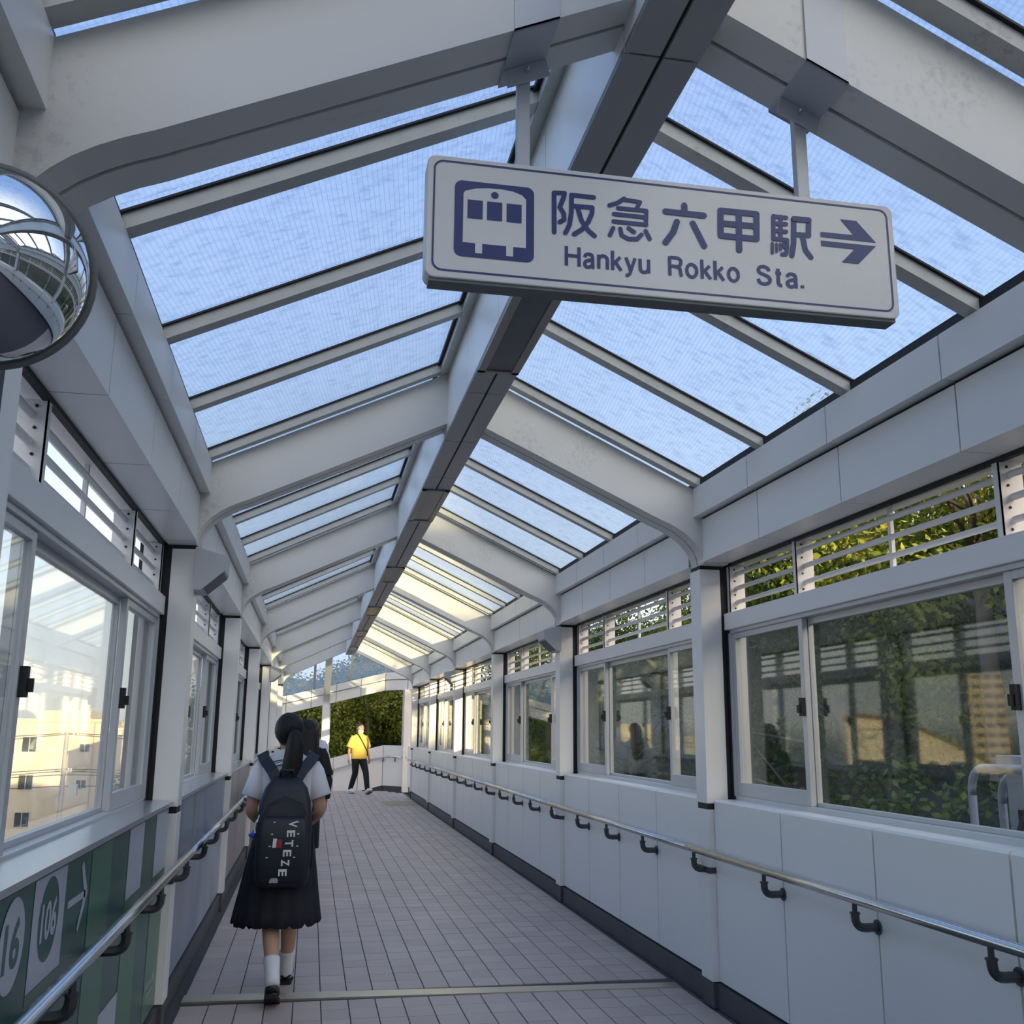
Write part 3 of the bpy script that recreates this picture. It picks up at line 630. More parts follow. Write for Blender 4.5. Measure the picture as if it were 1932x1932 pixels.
link(fit(text_mesh('bus_number', '16', M['g_dark'], .03), lambda u, v: Vector(pg(lerp(2.79, 2.935, u), lerp(.908, 1.03, v), .0024))), 'bus_number', po)
link(fit(text_mesh('bus_number', '106', M['p_white'], .03), lambda u, v: Vector(pg(lerp(3.145, 3.322, u), lerp(.915, 1.022, v), .0024))), 'bus_number', po)
flat('arrow', [[pg(3.469, .956), pg(3.72, .955), pg(3.72, .978), pg(3.469, .978)], [pg(3.70, .966), pg(3.755, .966), pg(3.65, 1.078), pg(3.628, 1.062)], [pg(3.70, .966), pg(3.755, .966), pg(3.65, .856), pg(3.628, .872)]], M['p_white'], po)
pk_ = MB()
for i in range(7): stroke2d(pk_, [(5.30+i*.042, .30), (5.315+i*.042, .318+.008*(i % 3)), (5.325+i*.042, .296)], .005, lambda y_, z_: pg(y_, z_, .002))
for i in range(4): stroke2d(pk_, [(5.36+i*.05, .262), (5.385+i*.05, .268)], .005, lambda y_, z_: pg(y_, z_, .002))
flat('small_print', [[(q_[0]+.0001*i, q_[1], q_[2]) for q_ in [pk_.v[j] for j in f]] for i, f in enumerate(pk_.f)], M['p_white'], po)
MUR = [((.16, .21, .30), (.27, .34, .44), (.34, .40, .47), (.20, .17, .16)), ((.15, .13, .15), (.25, .21, .19), (.36, .33, .32), (.17, .14, .17)), ((.12, .13, .25), (.24, .23, .32), (.33, .29, .27), (.14, .14, .22))]
LB = ['blurred blue and brown photo mural beyond the nearest left column', 'brownish photo mural in the bay past the blue one', 'purple-blue photo mural farthest along the left wall']
for i in range(3):
    a, b = Y0+i*S+CW+.012, Y0+(i+1)*S-.012
    poster_board(a, b, 'photo_mural', LB[i], mural_mat('mural_print_%d' % i, MUR[i], 3.1*i+.7))

# ------------------------------------------------------------------ convex mirror on the near left column
ax = Vector((.28, -1.0, -.30)).normalized()
mc = Vector((-.625, 1.86, 2.325))
mr = empty('convex_mirror', mc); tag(mr, 'round convex dome mirror on the near left column', 'mirror')
q = ax.to_track_quat('Z', 'Y').to_matrix()
rings = []
for i in range(15):
    t = math.radians(88)*(1-i/14.0); rings.append([q @ Vector((.178*math.sin(t)*math.cos(j*math.pi/24), .178*math.sin(t)*math.sin(j*math.pi/24), .145*math.cos(t))) for j in range(48)] if i < 14 else [q @ Vector((.002*math.cos(j*math.pi/24), .002*math.sin(j*math.pi/24), .145)) for j in range(48)])
MB().loft(rings).build('dome', M['mirror'], mr, smooth=True)
rim = []
for j in range(49):
    a = j*math.pi/24; c = Vector((math.cos(a), math.sin(a), 0))
    rim.append([q @ (c*(.181+.009*math.cos(b))+Vector((0, 0, .010*math.sin(b)))) for b in [k*math.pi/4 for k in range(8)]])
MB().loft(rim, caps=False).build('rim', M['rubber'], mr, smooth=True)
MB().loft([[q @ Vector((.17*math.cos(j*math.pi/16), .17*math.sin(j*math.pi/16), z)) for j in range(32)] for z in (-.02, .004)]).build('back_plate', M['rubber'], mr)
MB().tube([q @ Vector((0, 0, -.02)), Vector((-.05, Y0-S-mc.y+.02, -.02)), Vector((-.05, Y0-S-mc.y+.02, -.2))], .018, 8).build('arm', M['iron'], mr)
MB().box(-.10, -.035, Y0-S-mc.y-.012, Y0-S-mc.y+.0, -.28, -.05).build('mount_plate', M['iron'], mr)

# ------------------------------------------------------------------ people
def skin(name, J, E, matl, sub=2):
    names = list(J); me = bpy.data.meshes.new(name)
    me.from_pydata([J[n][:3] for n in names], [(names.index(a), names.index(b)) for a, b in E], [])
    o = bpy.data.objects.new(name, me); col.objects.link(o)
    o.modifiers.new('s', 'SKIN'); ss = o.modifiers.new('u', 'SUBSURF'); ss.levels = sub; ss.render_levels = sub
    for i, n in enumerate(names):
        r = J[n][3:]; me.skin_vertices[0].data[i].radius = (r[0], r[-1]); me.skin_vertices[0].data[i].use_root = (i == 0)
    bpy.context.view_layer.update()
    res = bpy.data.meshes.new_from_object(o.evaluated_get(bpy.context.evaluated_depsgraph_get()))
    bpy.data.objects.remove(o); bpy.data.meshes.remove(me); res.materials.clear(); res.materials.append(matl); res.name = name
    for p in res.polygons: p.use_smooth = True
    return res
def hand(J, E, wrist, side, d, up, pre):
    """palm and five bent fingers from the wrist along d; up = back of the hand"""
    d = Vector(d).normalized(); up = Vector(up).normalized(); sd = d.cross(up)*side; w0 = Vector(J[wrist][:3])
    J[pre+'p'] = (*(w0+d*.05), .024, .018); E.append((wrist, pre+'p'))
    for i, (off, ln) in enumerate(((-.030, .060), (-.011, .070), (.009, .066), (.028, .052))):
        k = w0+d*.085+sd*off; t1 = k+d*ln*.55-up*ln*.25; t2 = t1+d*ln*.25-up*ln*.45
        J[pre+'k%d' % i] = (*k, .0095); J[pre+'a%d' % i] = (*t1, .0085); J[pre+'b%d' % i] = (*t2, .007)
        E += [(pre+'p', pre+'k%d' % i), (pre+'k%d' % i, pre+'a%d' % i), (pre+'a%d' % i, pre+'b%d' % i)]
    t0 = w0+d*.035-sd*.032; t1 = t0+d*.03-sd*.016-up*.012; t2 = t1+d*.028-up*.014
    J[pre+'t0'] = (*t0, .011); J[pre+'t1'] = (*t1, .0095); J[pre+'t2'] = (*t2, .008)
    E += [(pre+'p', pre+'t0'), (pre+'t0', pre+'t1'), (pre+'t1', pre+'t2')]
def ell(cx, cy, z, rx, ry, n=28, f=None, tilt=0):
    return [(cx+rx*math.cos(t)*(f(t) if f else 1), cy+ry*math.sin(t)*(f(t) if f else 1), z+tilt*math.sin(t)) for t in [2*math.pi*i/n for i in range(n)]]
SK = mat('skin_tone', (.50, .31, .215), .5, var=.06, spec=.35)
HB = mat('black_hair', (.010, .008, .008), .55, var=.4, vscale=40, spec=.35, bump=.3, bscale=90)
HBR = mat('brown_hair', (.035, .017, .012), .4, var=.3, vscale=40)
HG = mat('greying_hair', (.10, .09, .085), .5, var=.3, vscale=40)
WS = mat('white_cotton', (.72, .74, .79), .7, var=.04, bump=.15, bscale=12)
NV = mat('navy_wool', (.006, .007, .014), .8, var=.2, vscale=14)
NP = mat('navy_nylon', (.009, .012, .024), .5, var=.2, vscale=10, bump=.2, bscale=25)
NS = mat('navy_strap', (.014, .020, .036), .55, var=.15, vscale=30)
BL = mat('black_leather', (.010, .011, .014), .35, var=.2)
BC = mat('black_cotton', (.008, .008, .010), .8, var=.2)
YT = mat('yellow_cotton', (.80, .58, .12), .75, var=.05, bump=.15, bscale=12)
WT = mat('white_shoe', (.75, .76, .78), .5, var=.05)
MK = mat('mask_white', (.80, .78, .74), .7, var=.03)
EY = mat('eye_dark', (.01, .01, .01), .2, var=.1)
LP = mat('lip', (.45, .19, .16), .45, var=.05)
PRT = mat('bag_print_white', (.72, .73, .75), .5, var=.05)
PRD = mat('bag_print_red', (.30, .02, .03), .5, var=.1)
PBL = mat('charm_blue', (.02, .05, .45), .4, var=.1)
PGY = mat('patch_grey', (.33, .33, .33), .6, var=.05)

def body_joints(h, legs, arms, hx=0.0, face=(0, 1)):
    """adult figure of height h facing +y; legs/arms give knee, ankle, toe / elbow, wrist per side"""
    k = h/1.60; J, E = {}, []
    def j(n, x, y, z, *r): J[n] = (x*k, y*k, z*k, *[q*k for q in r])
    j('pelvis', 0, 0, .86, .125, .10); j('waist', 0, 0, .99, .10, .08); j('chest', 0, .005, 1.18, .125, .092)
    j('neck0', 0, -.01, 1.315, .055); j('neck1', 0, .008, 1.385, .046)
    j('jaw', hx*.4, .022, 1.425, .060, .066); j('face', hx*.5, .016, 1.475, .074, .088); j('brow', hx*.4, .006, 1.525, .074, .090); j('crown', 0, -.002, 1.567, .050, .062)
    E += [('pelvis', 'waist'), ('waist', 'chest'), ('chest', 'neck0'), ('neck0', 'neck1'), ('neck1', 'jaw'), ('jaw', 'face'), ('face', 'brow'), ('brow', 'crown')]
    fx, fy = face
    J['nose'] = (J['face'][0]+fx*.098*k, J['face'][1]+fy*.098*k, (1.472)*k, .010*k); E.append(('face', 'nose'))
    for s, n in ((-1, 'l'), (1, 'r')):
        J['ear'+n] = (J['face'][0]+s*fy*.082*k, J['face'][1]-s*fx*.082*k-.005, 1.482*k, .012*k); E.append(('face', 'ear'+n))
        kn, an, to = legs[n]
        j('hip'+n, s*.085, 0, .81, .088, .09); J['knee'+n] = (*[c*k for c in kn], .055*k); 
        cf = [lerp(a, b, .32) for a, b in zip(kn, an)]; cf[1] -= .012
        J['calf'+n] = (*[c*k for c in cf], .054*k); J['ank'+n] = (*[c*k for c in an], .033*k)
        hl = Vector(an)+(Vector(an)-Vector(to)).normalized()*.0+Vector((0, 0, -.02)); J['ball'+n] = (*[lerp(a, b, .6)*k for a, b in zip(hl, to)], .032*k); J['toe'+n] = (*[c*k for c in to], .024*k)
        E += [('pelvis', 'hip'+n), ('hip'+n, 'knee'+n), ('knee'+n, 'calf'+n), ('calf'+n, 'ank'+n), ('ank'+n, 'ball'+n), ('ball'+n, 'toe'+n)]
        el, wr = arms[n]
        j('sh'+n, s*.155, -.005, 1.285, .052); J['el'+n] = (*[c*k for c in el], .038*k); fm = [lerp(a, b, .3) for a, b in zip(el, wr)]
        J['fa'+n] = (*[c*k for c in fm], .036*k); J['wr'+n] = (*[c*k for c in wr], .025*k)
        E += [('chest', 'sh'+n), ('sh'+n, 'el'+n), ('el'+n, 'fa'+n), ('fa'+n, 'wr'+n)]
        d = Vector(wr)-Vector(el); hand(J, E, 'wr'+n, s, d, Vector((s*.9, -.1, .3))-d*0, 'h'+n)
    return J, E
def eyes_mouth(root, J, face, k=1.0):
    fx, fy = face; c = Vector(J['face'][:3]); f = Vector((fx, fy, 0)); sdv = Vector((fy, -fx, 0))
    for s in (-1, 1):
        e = c+f*.079*k+sdv*s*.031*k+Vector((0, 0, .030*k))
        MB().loft([[tuple(e+sdv*(.011*math.cos(t))*r+Vector((0, 0, .006*math.sin(t)*r))+f*dd) for t in [i*math.pi/5 for i in range(10)]] for r, dd in ((1, 0), (.9, .004), (.3, .007))]).build('eye', EY, root, smooth=True)
        MB().tube([tuple(e+sdv*(-.016)+Vector((0, 0, .016))), tuple(e+Vector((0, 0, .021))+f*.004), tuple(e+sdv*.016+Vector((0, 0, .016)))], .003, 6).build('eyebrow', HB, root)
    mo = Vector(J['jaw'][:3])+f*.060*k+Vector((0, 0, .005))
    MB().tube([tuple(mo-sdv*.02), tuple(mo+f*.007), tuple(mo+sdv*.02)], .005, 6).build('mouth', LP, root)
def hair_cap(c, rx, ry, rz, face, cut, zlow):
    """shell over the skull, open towards the face"""
    m = MB(); n = 32; rings = []
    fx, fy = face
    for i in range(1, 13):
        ph = math.pi*.5-(math.pi*.5+zlow)*i/12
        ring = []
        for jn in range(n):
            t = 2*math.pi*jn/n; dx, dy = math.cos(t), math.sin(t); fr = dx*fx+dy*fy
            p = ph
            if fr > .15: p = max(ph, cut*(fr-.15)/.85+ (-.55)*(1-(fr-.15)/.85))
            cp, sp = math.cos(p), math.sin(p)
            ring.append((c[0]+rx*cp*dx, c[1]+ry*cp*dy, c[2]+rz*sp))
        rings.append(ring)
    return m.loft(rings)
def garment(rings, name, matl, root): return MB().loft(rings).build(name, matl, root, smooth=True)
def sleeve(root, a, b, r0, r1, matl, name='sleeve'):
    a, b = Vector(a), Vector(b); pts = [a.lerp(b, t) for t in (0, .25, .6, .97, 1.0)]
    return MB().tube(pts, [r0*.8, r0, lerp(r0, r1, .5), r1, r1*.92], 16).build(name, matl, root, smooth=True)

# --- schoolgirl with backpack
g = empty('person', (-.125, 6.42, 0)); tag(g, 'student in white sailor blouse and long navy skirt walking away with a backpack', 'person')
legs = {'l': ((-.055, -.07, .46), (-.02, -.30, .155), (-.015, -.185, .035)), 'r': ((.055, .17, .46), (.045, .26, .085), (.05, .41, .03))}
arms = {'l': ((-.205, -.03, 1.02), (-.13, .17, .93)), 'r': ((.205, -.03, 1.02), (.13, .17, .93))}
GF = (-.42, .907)
J, E = body_joints(1.60, legs, arms, -.02, GF)
link(skin('body', J, E, SK), 'body', g)
eyes_mouth(g, J, GF)
bl = []
for z, rx, ry, cy in ((.93, .155, .125, 0), (1.0, .15, .12, 0), (1.1, .165, .125, 0), (1.2, .18, .13, 0), (1.27, .185, .115, -.005), (1.315, .165, .09, -.008), (1.345, .10, .07, -.008), (1.36, .062, .058, -.005)):
    bl.append(ell(0, cy, z, rx, ry))
bo = garment(bl, 'blouse', WS, g)
for s in (-1, 1): sleeve(bo, (s*.130, -.005, 1.295), (s*.197, -.02, 1.10), .070, .070, WS)
# sailor collar: flap over the back, two navy lines
cf = []
for v in range(9):
    t = v/8.0; row = []
    for u in range(13):
        q = (u-6)/6.0; x = q*lerp(.075, .165, t)
        yb = -.055-.055*t-.010*math.cos(q*1.3); z = 1.385-.085*t-.05*q*q*lerp(.25, .9, t)
        row.append((x, lerp(yb, yb+.055*q*q, 1), z))
    cf.append(row)
cm_ = MB(); 
for row in cf: pass
top = [[(x, y-.006, z) for x, y, z in r] for r in cf]
cm_.loft(top, caps=False, closed=False); cm_.loft([[(x, y+.004, z) for x, y, z in r] for r in cf], caps=False, closed=False)
cl_o = cm_.build('sailor_collar', WS, bo, smooth=True)
def line_on(t0, t1): 
    a = [[lerp(p, q_, (t0*8) % 1) for p, q_ in zip(A_, B_)] for A_, B_ in zip(cf[int(t0*8)], cf[int(t0*8)+1])]
    b = [[lerp(p, q_, (t1*8) % 1) for p, q_ in zip(A_, B_)] for A_, B_ in zip(cf[int(t1*8)], cf[int(t1*8)+1])]
    return [[(x, y-.009, z+.001) for x, y, z in a], [(x, y-.009, z+.001) for x, y, z in b]]
MB().loft(line_on(.70, .76), caps=False, closed=False).build('collar_line', NS, cl_o)
MB().loft(line_on(.84, .87), caps=False, closed=False).build('collar_line', NS, cl_o)
# pleated skirt
sk = []
for i in range(11):
    t = i/10.0; z = lerp(1.0, .405, t); rx = lerp(.148, .255, t**.9); ry = lerp(.118, .235, t**.9)
    amp = .045*t
    sk.append([(p[0]-.022*t, p[1]-.02*t, p[2]+.010*t*math.sin(i*1.0+a*3)) for a, p in enumerate(ell(0, 0, z, rx, ry, 96, lambda a: 1+amp*math.sin(a*16)*.6))])
garment(sk, 'pleated_skirt', NV, g)
# hair: cap, ponytail, tie
hc = (-.004, -.006, 1.498)
hair = hair_cap(hc, .088, .105, .104, GF, .42, 1.05).build('hair', HB, g, smooth=True)
for dx, dy, ln, wd in ((0, 0, 0, .9), (.026, .006, .035, .6), (-.024, .008, .02, .6), (.006, -.014, .06, .55), (.014, -.008, .01, .5)):
    pt = [(.024+dx*.3, -.095, 1.495), (.034+dx*.6, -.145, 1.475), (.036+dx, -.155+dy, 1.40), (.026+dx, -.15+dy, 1.30), (.012+dx, -.155+dy, 1.22+ln), (.0+dx*1.1, -.165+dy, 1.165+ln), (-.008+dx*.9, -.172+dy, 1.112+ln)]
    MB().tube(pt, [q_*wd for q_ in (.018, .034, .050, .054, .047, .030, .003)], 14).build('ponytail', HB, hair, smooth=True)
MB().tube([(.018, -.098, 1.505), (.026, -.12, 1.497)], .032, 12).build('hair_tie', BC, hair, smooth=True)
# socks and loafers
for n in ('l', 'r'):
    an = Vector(J['ank'+n][:3]); kn = Vector(J['calf'+n][:3]); d = (kn-an).normalized()
    MB().tube([an-d*.045, an-d*.01, an+d*.03, an+d*.065, an+d*.10, an+d*.112], [.040, .042, .041, .044, .047, .046], 16).build('sock', WS, g, smooth=True)
    to = Vector(legs[n][2]); 
    ff = (to-an); ff.x = 0; hl = an+Vector((0, -.03, -.045)) if n == 'r' else an+Vector((0, -.045, -.045))
    tip = to+Vector((0, .05, -.005)) if n == 'r' else to+Vector((0, .045, -.01))
    rr = []
    ax_ = (tip-hl).normalized(); sd_ = Vector((1, 0, 0)); up_ = sd_.cross(ax_)
    L_ = (tip-hl).length
    for q_, wd, ht in ((0, .022, .026), (.06, .034, .042), (.25, .038, .050), (.5, .042, .040), (.75, .045, .032), (.93, .034, .024), (1.0, .012, .010)):
        c = hl+ax_*L_*q_+up_*(ht-.026)
        rr.append([tuple(c+sd_*wd*math.cos(t)+up_*ht*(math.sin(t) if math.sin(t) > 0 else math.sin(t)*.55)) for t in [2*math.pi*i/16 for i in range(16)]])
    sh = MB().loft(rr).build('loafer', BL, g, smooth=True)
    sr = []
    for q_, wd in ((0.0, .026), (.08, .036), (.3, .036), (.6, .044), (.85, .043), (1.0, .016)):
        c = hl+ax_*L_*q_-up_*.036
        sr.append([tuple(c+sd_*wd+up_*.010), tuple(c-sd_*wd+up_*.010), tuple(c-sd_*wd-up_*.012), tuple(c+sd_*wd-up_*.012)])
    MB().loft(sr).build('sole', BC, sh)

# --- backpack (its own thing, worn by the student)
bp_ = empty('backpack', (-.125, 6.42-.21, .62)); tag(bp_, 'navy backpack with white printed letters on the student in the skirt', 'backpack')
def brr(z, w_, y0, y1, n=32):
    out = []
    for i in range(n):
        t = 2*math.pi*i/n; c, s_ = math.cos(t), math.sin(t); e = .45
        out.append((w_*math.copysign(abs(c)**e, c), lerp(y0, y1, .5)+(y1-y0)/2*math.copysign(abs(s_)**e, s_), z))
    return out
bk = [brr(z, w_, y0, y1) for z, w_, y0, y1 in ((.0, .10, -.04, .05), (.012, .138, -.075, .06), (.06, .152, -.09, .07), (.2, .158, -.098, .075), (.36, .155, -.09, .075), (.47, .145, -.07, .075), (.545, .122, -.045, .075), (.59, .088, -.015, .075), (.612, .05, .02, .07))]
bagm = MB().loft(bk).build('bag', NP, bp_, smooth=True)
pk = [brr(z, w_, y0, -.07) for z, w_, y0 in ((.035, .10, -.10), (.05, .128, -.115), (.14, .135, -.128), (.28, .132, -.122), (.37, .12, -.108), (.395, .10, -.085))]
MB().loft(pk).build('front_pocket', NP, bp_, smooth=True)
MB().tube([(-.125, -.105, .40), (-.10, -.098, .46), (0, -.09, .505), (.10, -.098, .46), (.125, -.105, .40)], .004, 6).build('zip', NS, bagm)
for s in (-1, 1):
    pts = [(s*.055, .045, .585), (s*.085, .06, .64), (s*.135, .13, .70), (s*.155, .19, .735), (s*.15, .25, .735), (s*.14, .325, .66), (s*.13, .335, .45), (s*.15, .20, .22), (s*.15, .07, .12)]
    rs = []
    for i, p in enumerate(pts):
        a_ = Vector(pts[max(i-1, 0)]); b_ = Vector(pts[min(i+1, len(pts)-1)]); d = (b_-a_).normalized()
        out_ = (Vector(p)-Vector((0, .21, Vector(p).z-.08 if i > 4 else .45))).normalized(); wv = d.cross(out_).normalized(); nv = wv.cross(d)
        hw = .033 if i < 6 else .014
        rs.append([tuple(Vector(p)+wv*hw+nv*.006), tuple(Vector(p)-wv*hw+nv*.006), tuple(Vector(p)-wv*hw-nv*.006), tuple(Vector(p)+wv*hw-nv*.006)])
    MB().loft(rs).build('strap', NS, bp_, smooth=False)
MB().tube([(-.04, .03, .60), (-.035, .0, .645), (.035, .0, .645), (.04, .03, .60)], .009, 8).build('grab_handle', NS, bp_, smooth=True)
MB().box(-.045, .045, .055, .062, .575, .625).build('white_tag', PRT, bp_)
def bpface(x, z, d=0):  # a point just off the pocket front
    return (x, -.132-d+.012*abs(x)/.13*abs(x)/.13+max(0, z-.2)*.075, z)
lets = 'VETEZE'
for i, ch in enumerate(lets):
    z1 = .372-i*.052; xo = .047-.008*i; 
    if i == 5: xo -= .004
    me = fit(text_mesh('printed_letter', ch, PRT, .03), lambda u, v: Vector(bpface(xo-.020+.046*v, z1-.036*u)))
    link(me, 'printed_letter', bp_)
for z, xa, xb in ((.365, -.052, .078), (.30, -.062, .082), (.235, -.072, .08), (.175, -.085, .066)):
    for x in (xa, xb): flat('printed_dash', [[bpface(x-.006, z-.003), bpface(x+.006, z-.003), bpface(x+.006, z+.003), bpface(x-.006, z+.003)]], PRT, bp_)
flat('printed_block', [[bpface(-.058, .228), bpface(-.038, .228), bpface(-.034, .277), bpface(-.054, .277)]], PRT, bp_)
flat('printed_block', [[bpface(-.036, .228), bpface(-.006, .228), bpface(-.006, .272), bpface(-.033, .272)]], PRD, bp_)
flat('grey_patch', [[bpface(-.066, .040), bpface(-.016, .040), bpface(-.017, .058), bpface(-.024, .066), bpface(-.052, .066), bpface(-.061, .058)]], PGY, bp_)
MB().tube([(-.155, -.02, .37), (-.165, -.04, .33), (-.16, -.05, .30)], .005, 6).tube([(-.14, -.06, .40), (-.15, -.06, .36)], .006, 6).build('charm_cord', PRT, bp_)
MB().loft([[(-.175+.022*r*math.cos(t), -.05+.008*math.sin(t), .29+z_) for t in [i*math.pi/5 for i in range(10)]] for z_, r in ((.012, .4), (.004, 1), (-.008, .8), (-.014, .3))]).build('blue_charm', PBL, bp_, smooth=True)
MB().tube([(.16, .0, .30), (.168, -.01, .22), (.165, .0, .10)], .008, 6).build('side_cord', NS, bp_)

# --- two more people walking away, half hidden by the student
def back_view_person(x, y, h, label, top, bottom, hairm, rz=0):
    p = empty('person', (x, y, 0), rz); tag(p, label, 'person'); k = h/1.6
    lg = {'l': ((-.07, -.03, .46), (-.07, -.20, .12), (-.07, -.07, .03)), 'r': ((.07, .14, .46), (.07, .20, .085), (.07, .35, .03))}
    am = {'l': ((-.20, -.06, 1.03), (-.21, .03, .80)), 'r': ((.20, -.02, 1.03), (.21, .08, .80))}
    J, E = body_joints(h, lg, am); link(skin('body', J, E, SK), 'body', p); eyes_mouth(p, J, (0, 1), k)
    t = garment([[tuple(c*k for c in q) for q in ell(0, cy, z, rx, ry)] for z, rx, ry, cy in ((.86, .17, .135, 0), (1.0, .16, .125, 0), (1.15, .178, .13, 0), (1.25, .19, .12, 0), (1.31, .165, .09, -.008), (1.345, .09, .068, -.006), (1.365, .06, .056, -.004))], 'top', top, p)
    for s in (-1, 1): sleeve(t, (s*.135*k, -.005*k, 1.30*k), (s*.205*k, -.04*k, 1.04*k), .072*k, .072*k, top); sleeve(t, (s*.203*k, -.04*k, 1.06*k), (s*.213*k, .02*k, .83*k), .064*k, .045*k, top)
    garment([[tuple(c*k for c in q) for q in ell(0, .01, z, rx, ry, 32)] for z, rx, ry in ((.98, .145, .12), (.85, .165, .14), (.6, .165, .16), (.36, .165, .17))], 'skirt', bottom, p)
    hh = hair_cap((0, -.002, 1.507*k), .094*k, .108*k, .098*k, (0, 1), .42, .8).build('hair', hairm, p, smooth=True)
    MB().loft([[tuple(c*k for c in q) for q in ell(0, cy, z, rx, ry, 20)] for z, rx, ry, cy in ((1.53, .085, .05, -.06), (1.45, .10, .05, -.07), (1.36, .105, .045, -.085), (1.25, .105, .042, -.115), (1.12, .09, .035, -.135), (1.06, .06, .02, -.14))]).build('long_hair', hairm, hh, smooth=True)
    for n in ('l', 'r'):
        an = Vector(J['ank'+n][:3]); to = Vector(J['toe'+n][:3]); 
        MB().loft([ell(c.x, c.y, c.z, a, b, 12) for c, a, b in ((Vector((an.x, an.y+.03, .002)), .045, .10), (Vector((an.x, an.y+.04, .03)), .045, .12), (Vector((an.x, an.y, .075)), .038, .05), (Vector((an.x, an.y, .11)), .036, .042))]).build('shoe', BL, p, smooth=True)
    return p
back_view_person(-.035, 10.6, 1.60, 'person in black with long black hair ahead of the student', BC, BC, HB)
back_view_person(.02, 15.4, 1.64, 'person in white top with long brown hair, mostly hidden behind the one in black', WS, NV, HBR)

# --- man in yellow shirt walking towards the camera
mn = empty('person', (1.17, 25.3, 0), math.radians(207)); tag(mn, 'man in yellow T-shirt and dark trousers walking towards the camera', 'person')
h = 1.66; k = h/1.6
lg = {'l': ((-.085, .20, .47), (-.08, .30, .10), (-.08, .43, .075)), 'r': ((.085, .0, .46), (.085, -.20, .10), (.085, -.06, .03))}
am = {'l': ((-.225, -.03, 1.03), (-.25, .03, .81)), 'r': ((.225, -.06, 1.03), (.24, -.05, .80))}
J, E = body_joints(h, lg, am); link(skin('body', J, E, SK), 'body', mn); eyes_mouth(mn, J, (0, 1), k)
t = garment([[tuple(c*k for c in q) for q in ell(0, cy, z, rx, ry)] for z, rx, ry, cy in ((.79, .19, .145, 0), (.80, .195, .15, 0), (.95, .19, .145, 0), (1.1, .195, .145, .0), (1.22, .205, .135, 0), (1.30, .175, .10, -.006), (1.345, .10, .072, -.006), (1.365, .064, .06, -.004))], 'tshirt', YT, mn)
for s in (-1, 1): sleeve(t, (s*.14*k, -.005*k, 1.30*k), (s*.235*k, -.035*k, 1.04*k), .078*k, .088*k, YT)
for n, s in (('l', -1), ('r', 1)):
    hp, kn, an = (Vector(J[q+n][:3]) for q in ('hip', 'knee', 'ank'))
    MB().tube([hp+Vector((-s*.01, 0, .10)), hp, hp.lerp(kn, .5), kn, kn.lerp(an, .5), an+Vector((0, 0, .0))], [.11, .108, .088, .072, .066, .055], 16).build('trouser_leg', BC, mn, smooth=True)
    to = Vector(J['toe'+n][:3]); d = (to-an); fwd = Vector((0, d.y, d.z+.07)).normalized(); up_ = Vector((1, 0, 0)).cross(fwd)
    c0 = an+Vector((0, 0, -.045))-fwd*.05
    sh = MB().loft([[tuple(c0+fwd*q_*.27+up_*(ht-.03)+Vector((1, 0, 0))*wd*math.cos(tt)+up_*ht*math.sin(tt)) for tt in [2*math.pi*i/14 for i in range(14)]] for q_, wd, ht in ((0, .025, .03), (.08, .04, .05), (.3, .043, .055), (.55, .045, .042), (.85, .045, .032), (1, .018, .016))]).build('sneaker', WT, mn, smooth=True)
    MB().loft([[tuple(c0+fwd*q_*.275-up_*.046+Vector((sx*wd, 0, 0))+up_*uz) for sx, uz in ((1, .0), (-1, .0), (-1, -.016), (1, -.016))] for q_, wd in ((0, .03), (.3, .042), (.7, .046), (1, .02))]).build('sole', BL, sh)
hair_cap((0, -.006, 1.512*k), .086*k, .104*k, .092*k, (0, 1), .62, .35).build('hair', HG, mn, smooth=True)
jw = Vector(J['jaw'][:3])
MB().loft([[(jw.x+.066*math.cos(tt)*r, jw.y+.01+.078*math.sin(tt)*r, jw.z-.015+z_) for tt in [2*math.pi*i/18 for i in range(18)]] for z_, r in ((-.05, .75), (-.03, 1.0), (.012, 1.06), (.03, 1.0))]).build('face_mask', MK, mn, smooth=True)
bt = [(.09, .10, 1.34), (.05, .145, 1.25), (-.05, .165, 1.08), (-.14, .14, .95), (-.205, .05, .86), (-.20, -.05, .90), (-.10, -.15, 1.05), (.03, -.14, 1.25), (.08, -.06, 1.37), (.09, .10, 1.34)]
MB().tube([tuple(c*k for c in q) for q in bt], .011, 6).build('crossbody_strap', BC, mn)

# ------------------------------------------------------------------ outside: ground, trees, buildings
M['ground'] = mat('ground_soil', (.11, .105, .10), .95, var=.25, vscale=.4)
M['asphalt'] = mat('street_asphalt', (.24, .24, .25), .9, var=.15, vscale=.3)
M['bank'] = mat('bank_soil', (.035, .04, .022), .95, var=.4, vscale=1.2)
gr = MB().quad((-700, -300, -9), (3.2, -300, -9), (3.2, 700, -9), (-700, 700, -9)).build('ground', M['asphalt']); gr['kind'] = 'structure'
bm_ = MB(); nx, ny = 22, 40
def bankz(x, y): return -3.2+max(0, x-3.2)*.62+.25*math.sin(y*.9+x)+.2*math.sin(y*2.1-x*1.7)
hv = [[(3.2+.9*i, -20+2.2*j, bankz(3.2+.9*i, -20+2.2*j)) for i in range(nx)] for j in range(ny)]
bk_ = MB(); bk_.loft(hv, caps=False, closed=False); bk_o = bk_.build('hillside', M['bank'], smooth=True); bk_o['kind'] = 'structure'
hv = [[(-4+1.3*i, 27.6+1.2*j, -3.5+.55*j+.2*math.sin(i*1.3+j)) for i in range(18)] for j in range(14)]
b2 = MB(); b2.loft(hv, caps=False, closed=False); b2o = b2.build('hillside', M['bank'], smooth=True); b2o['kind'] = 'structure'

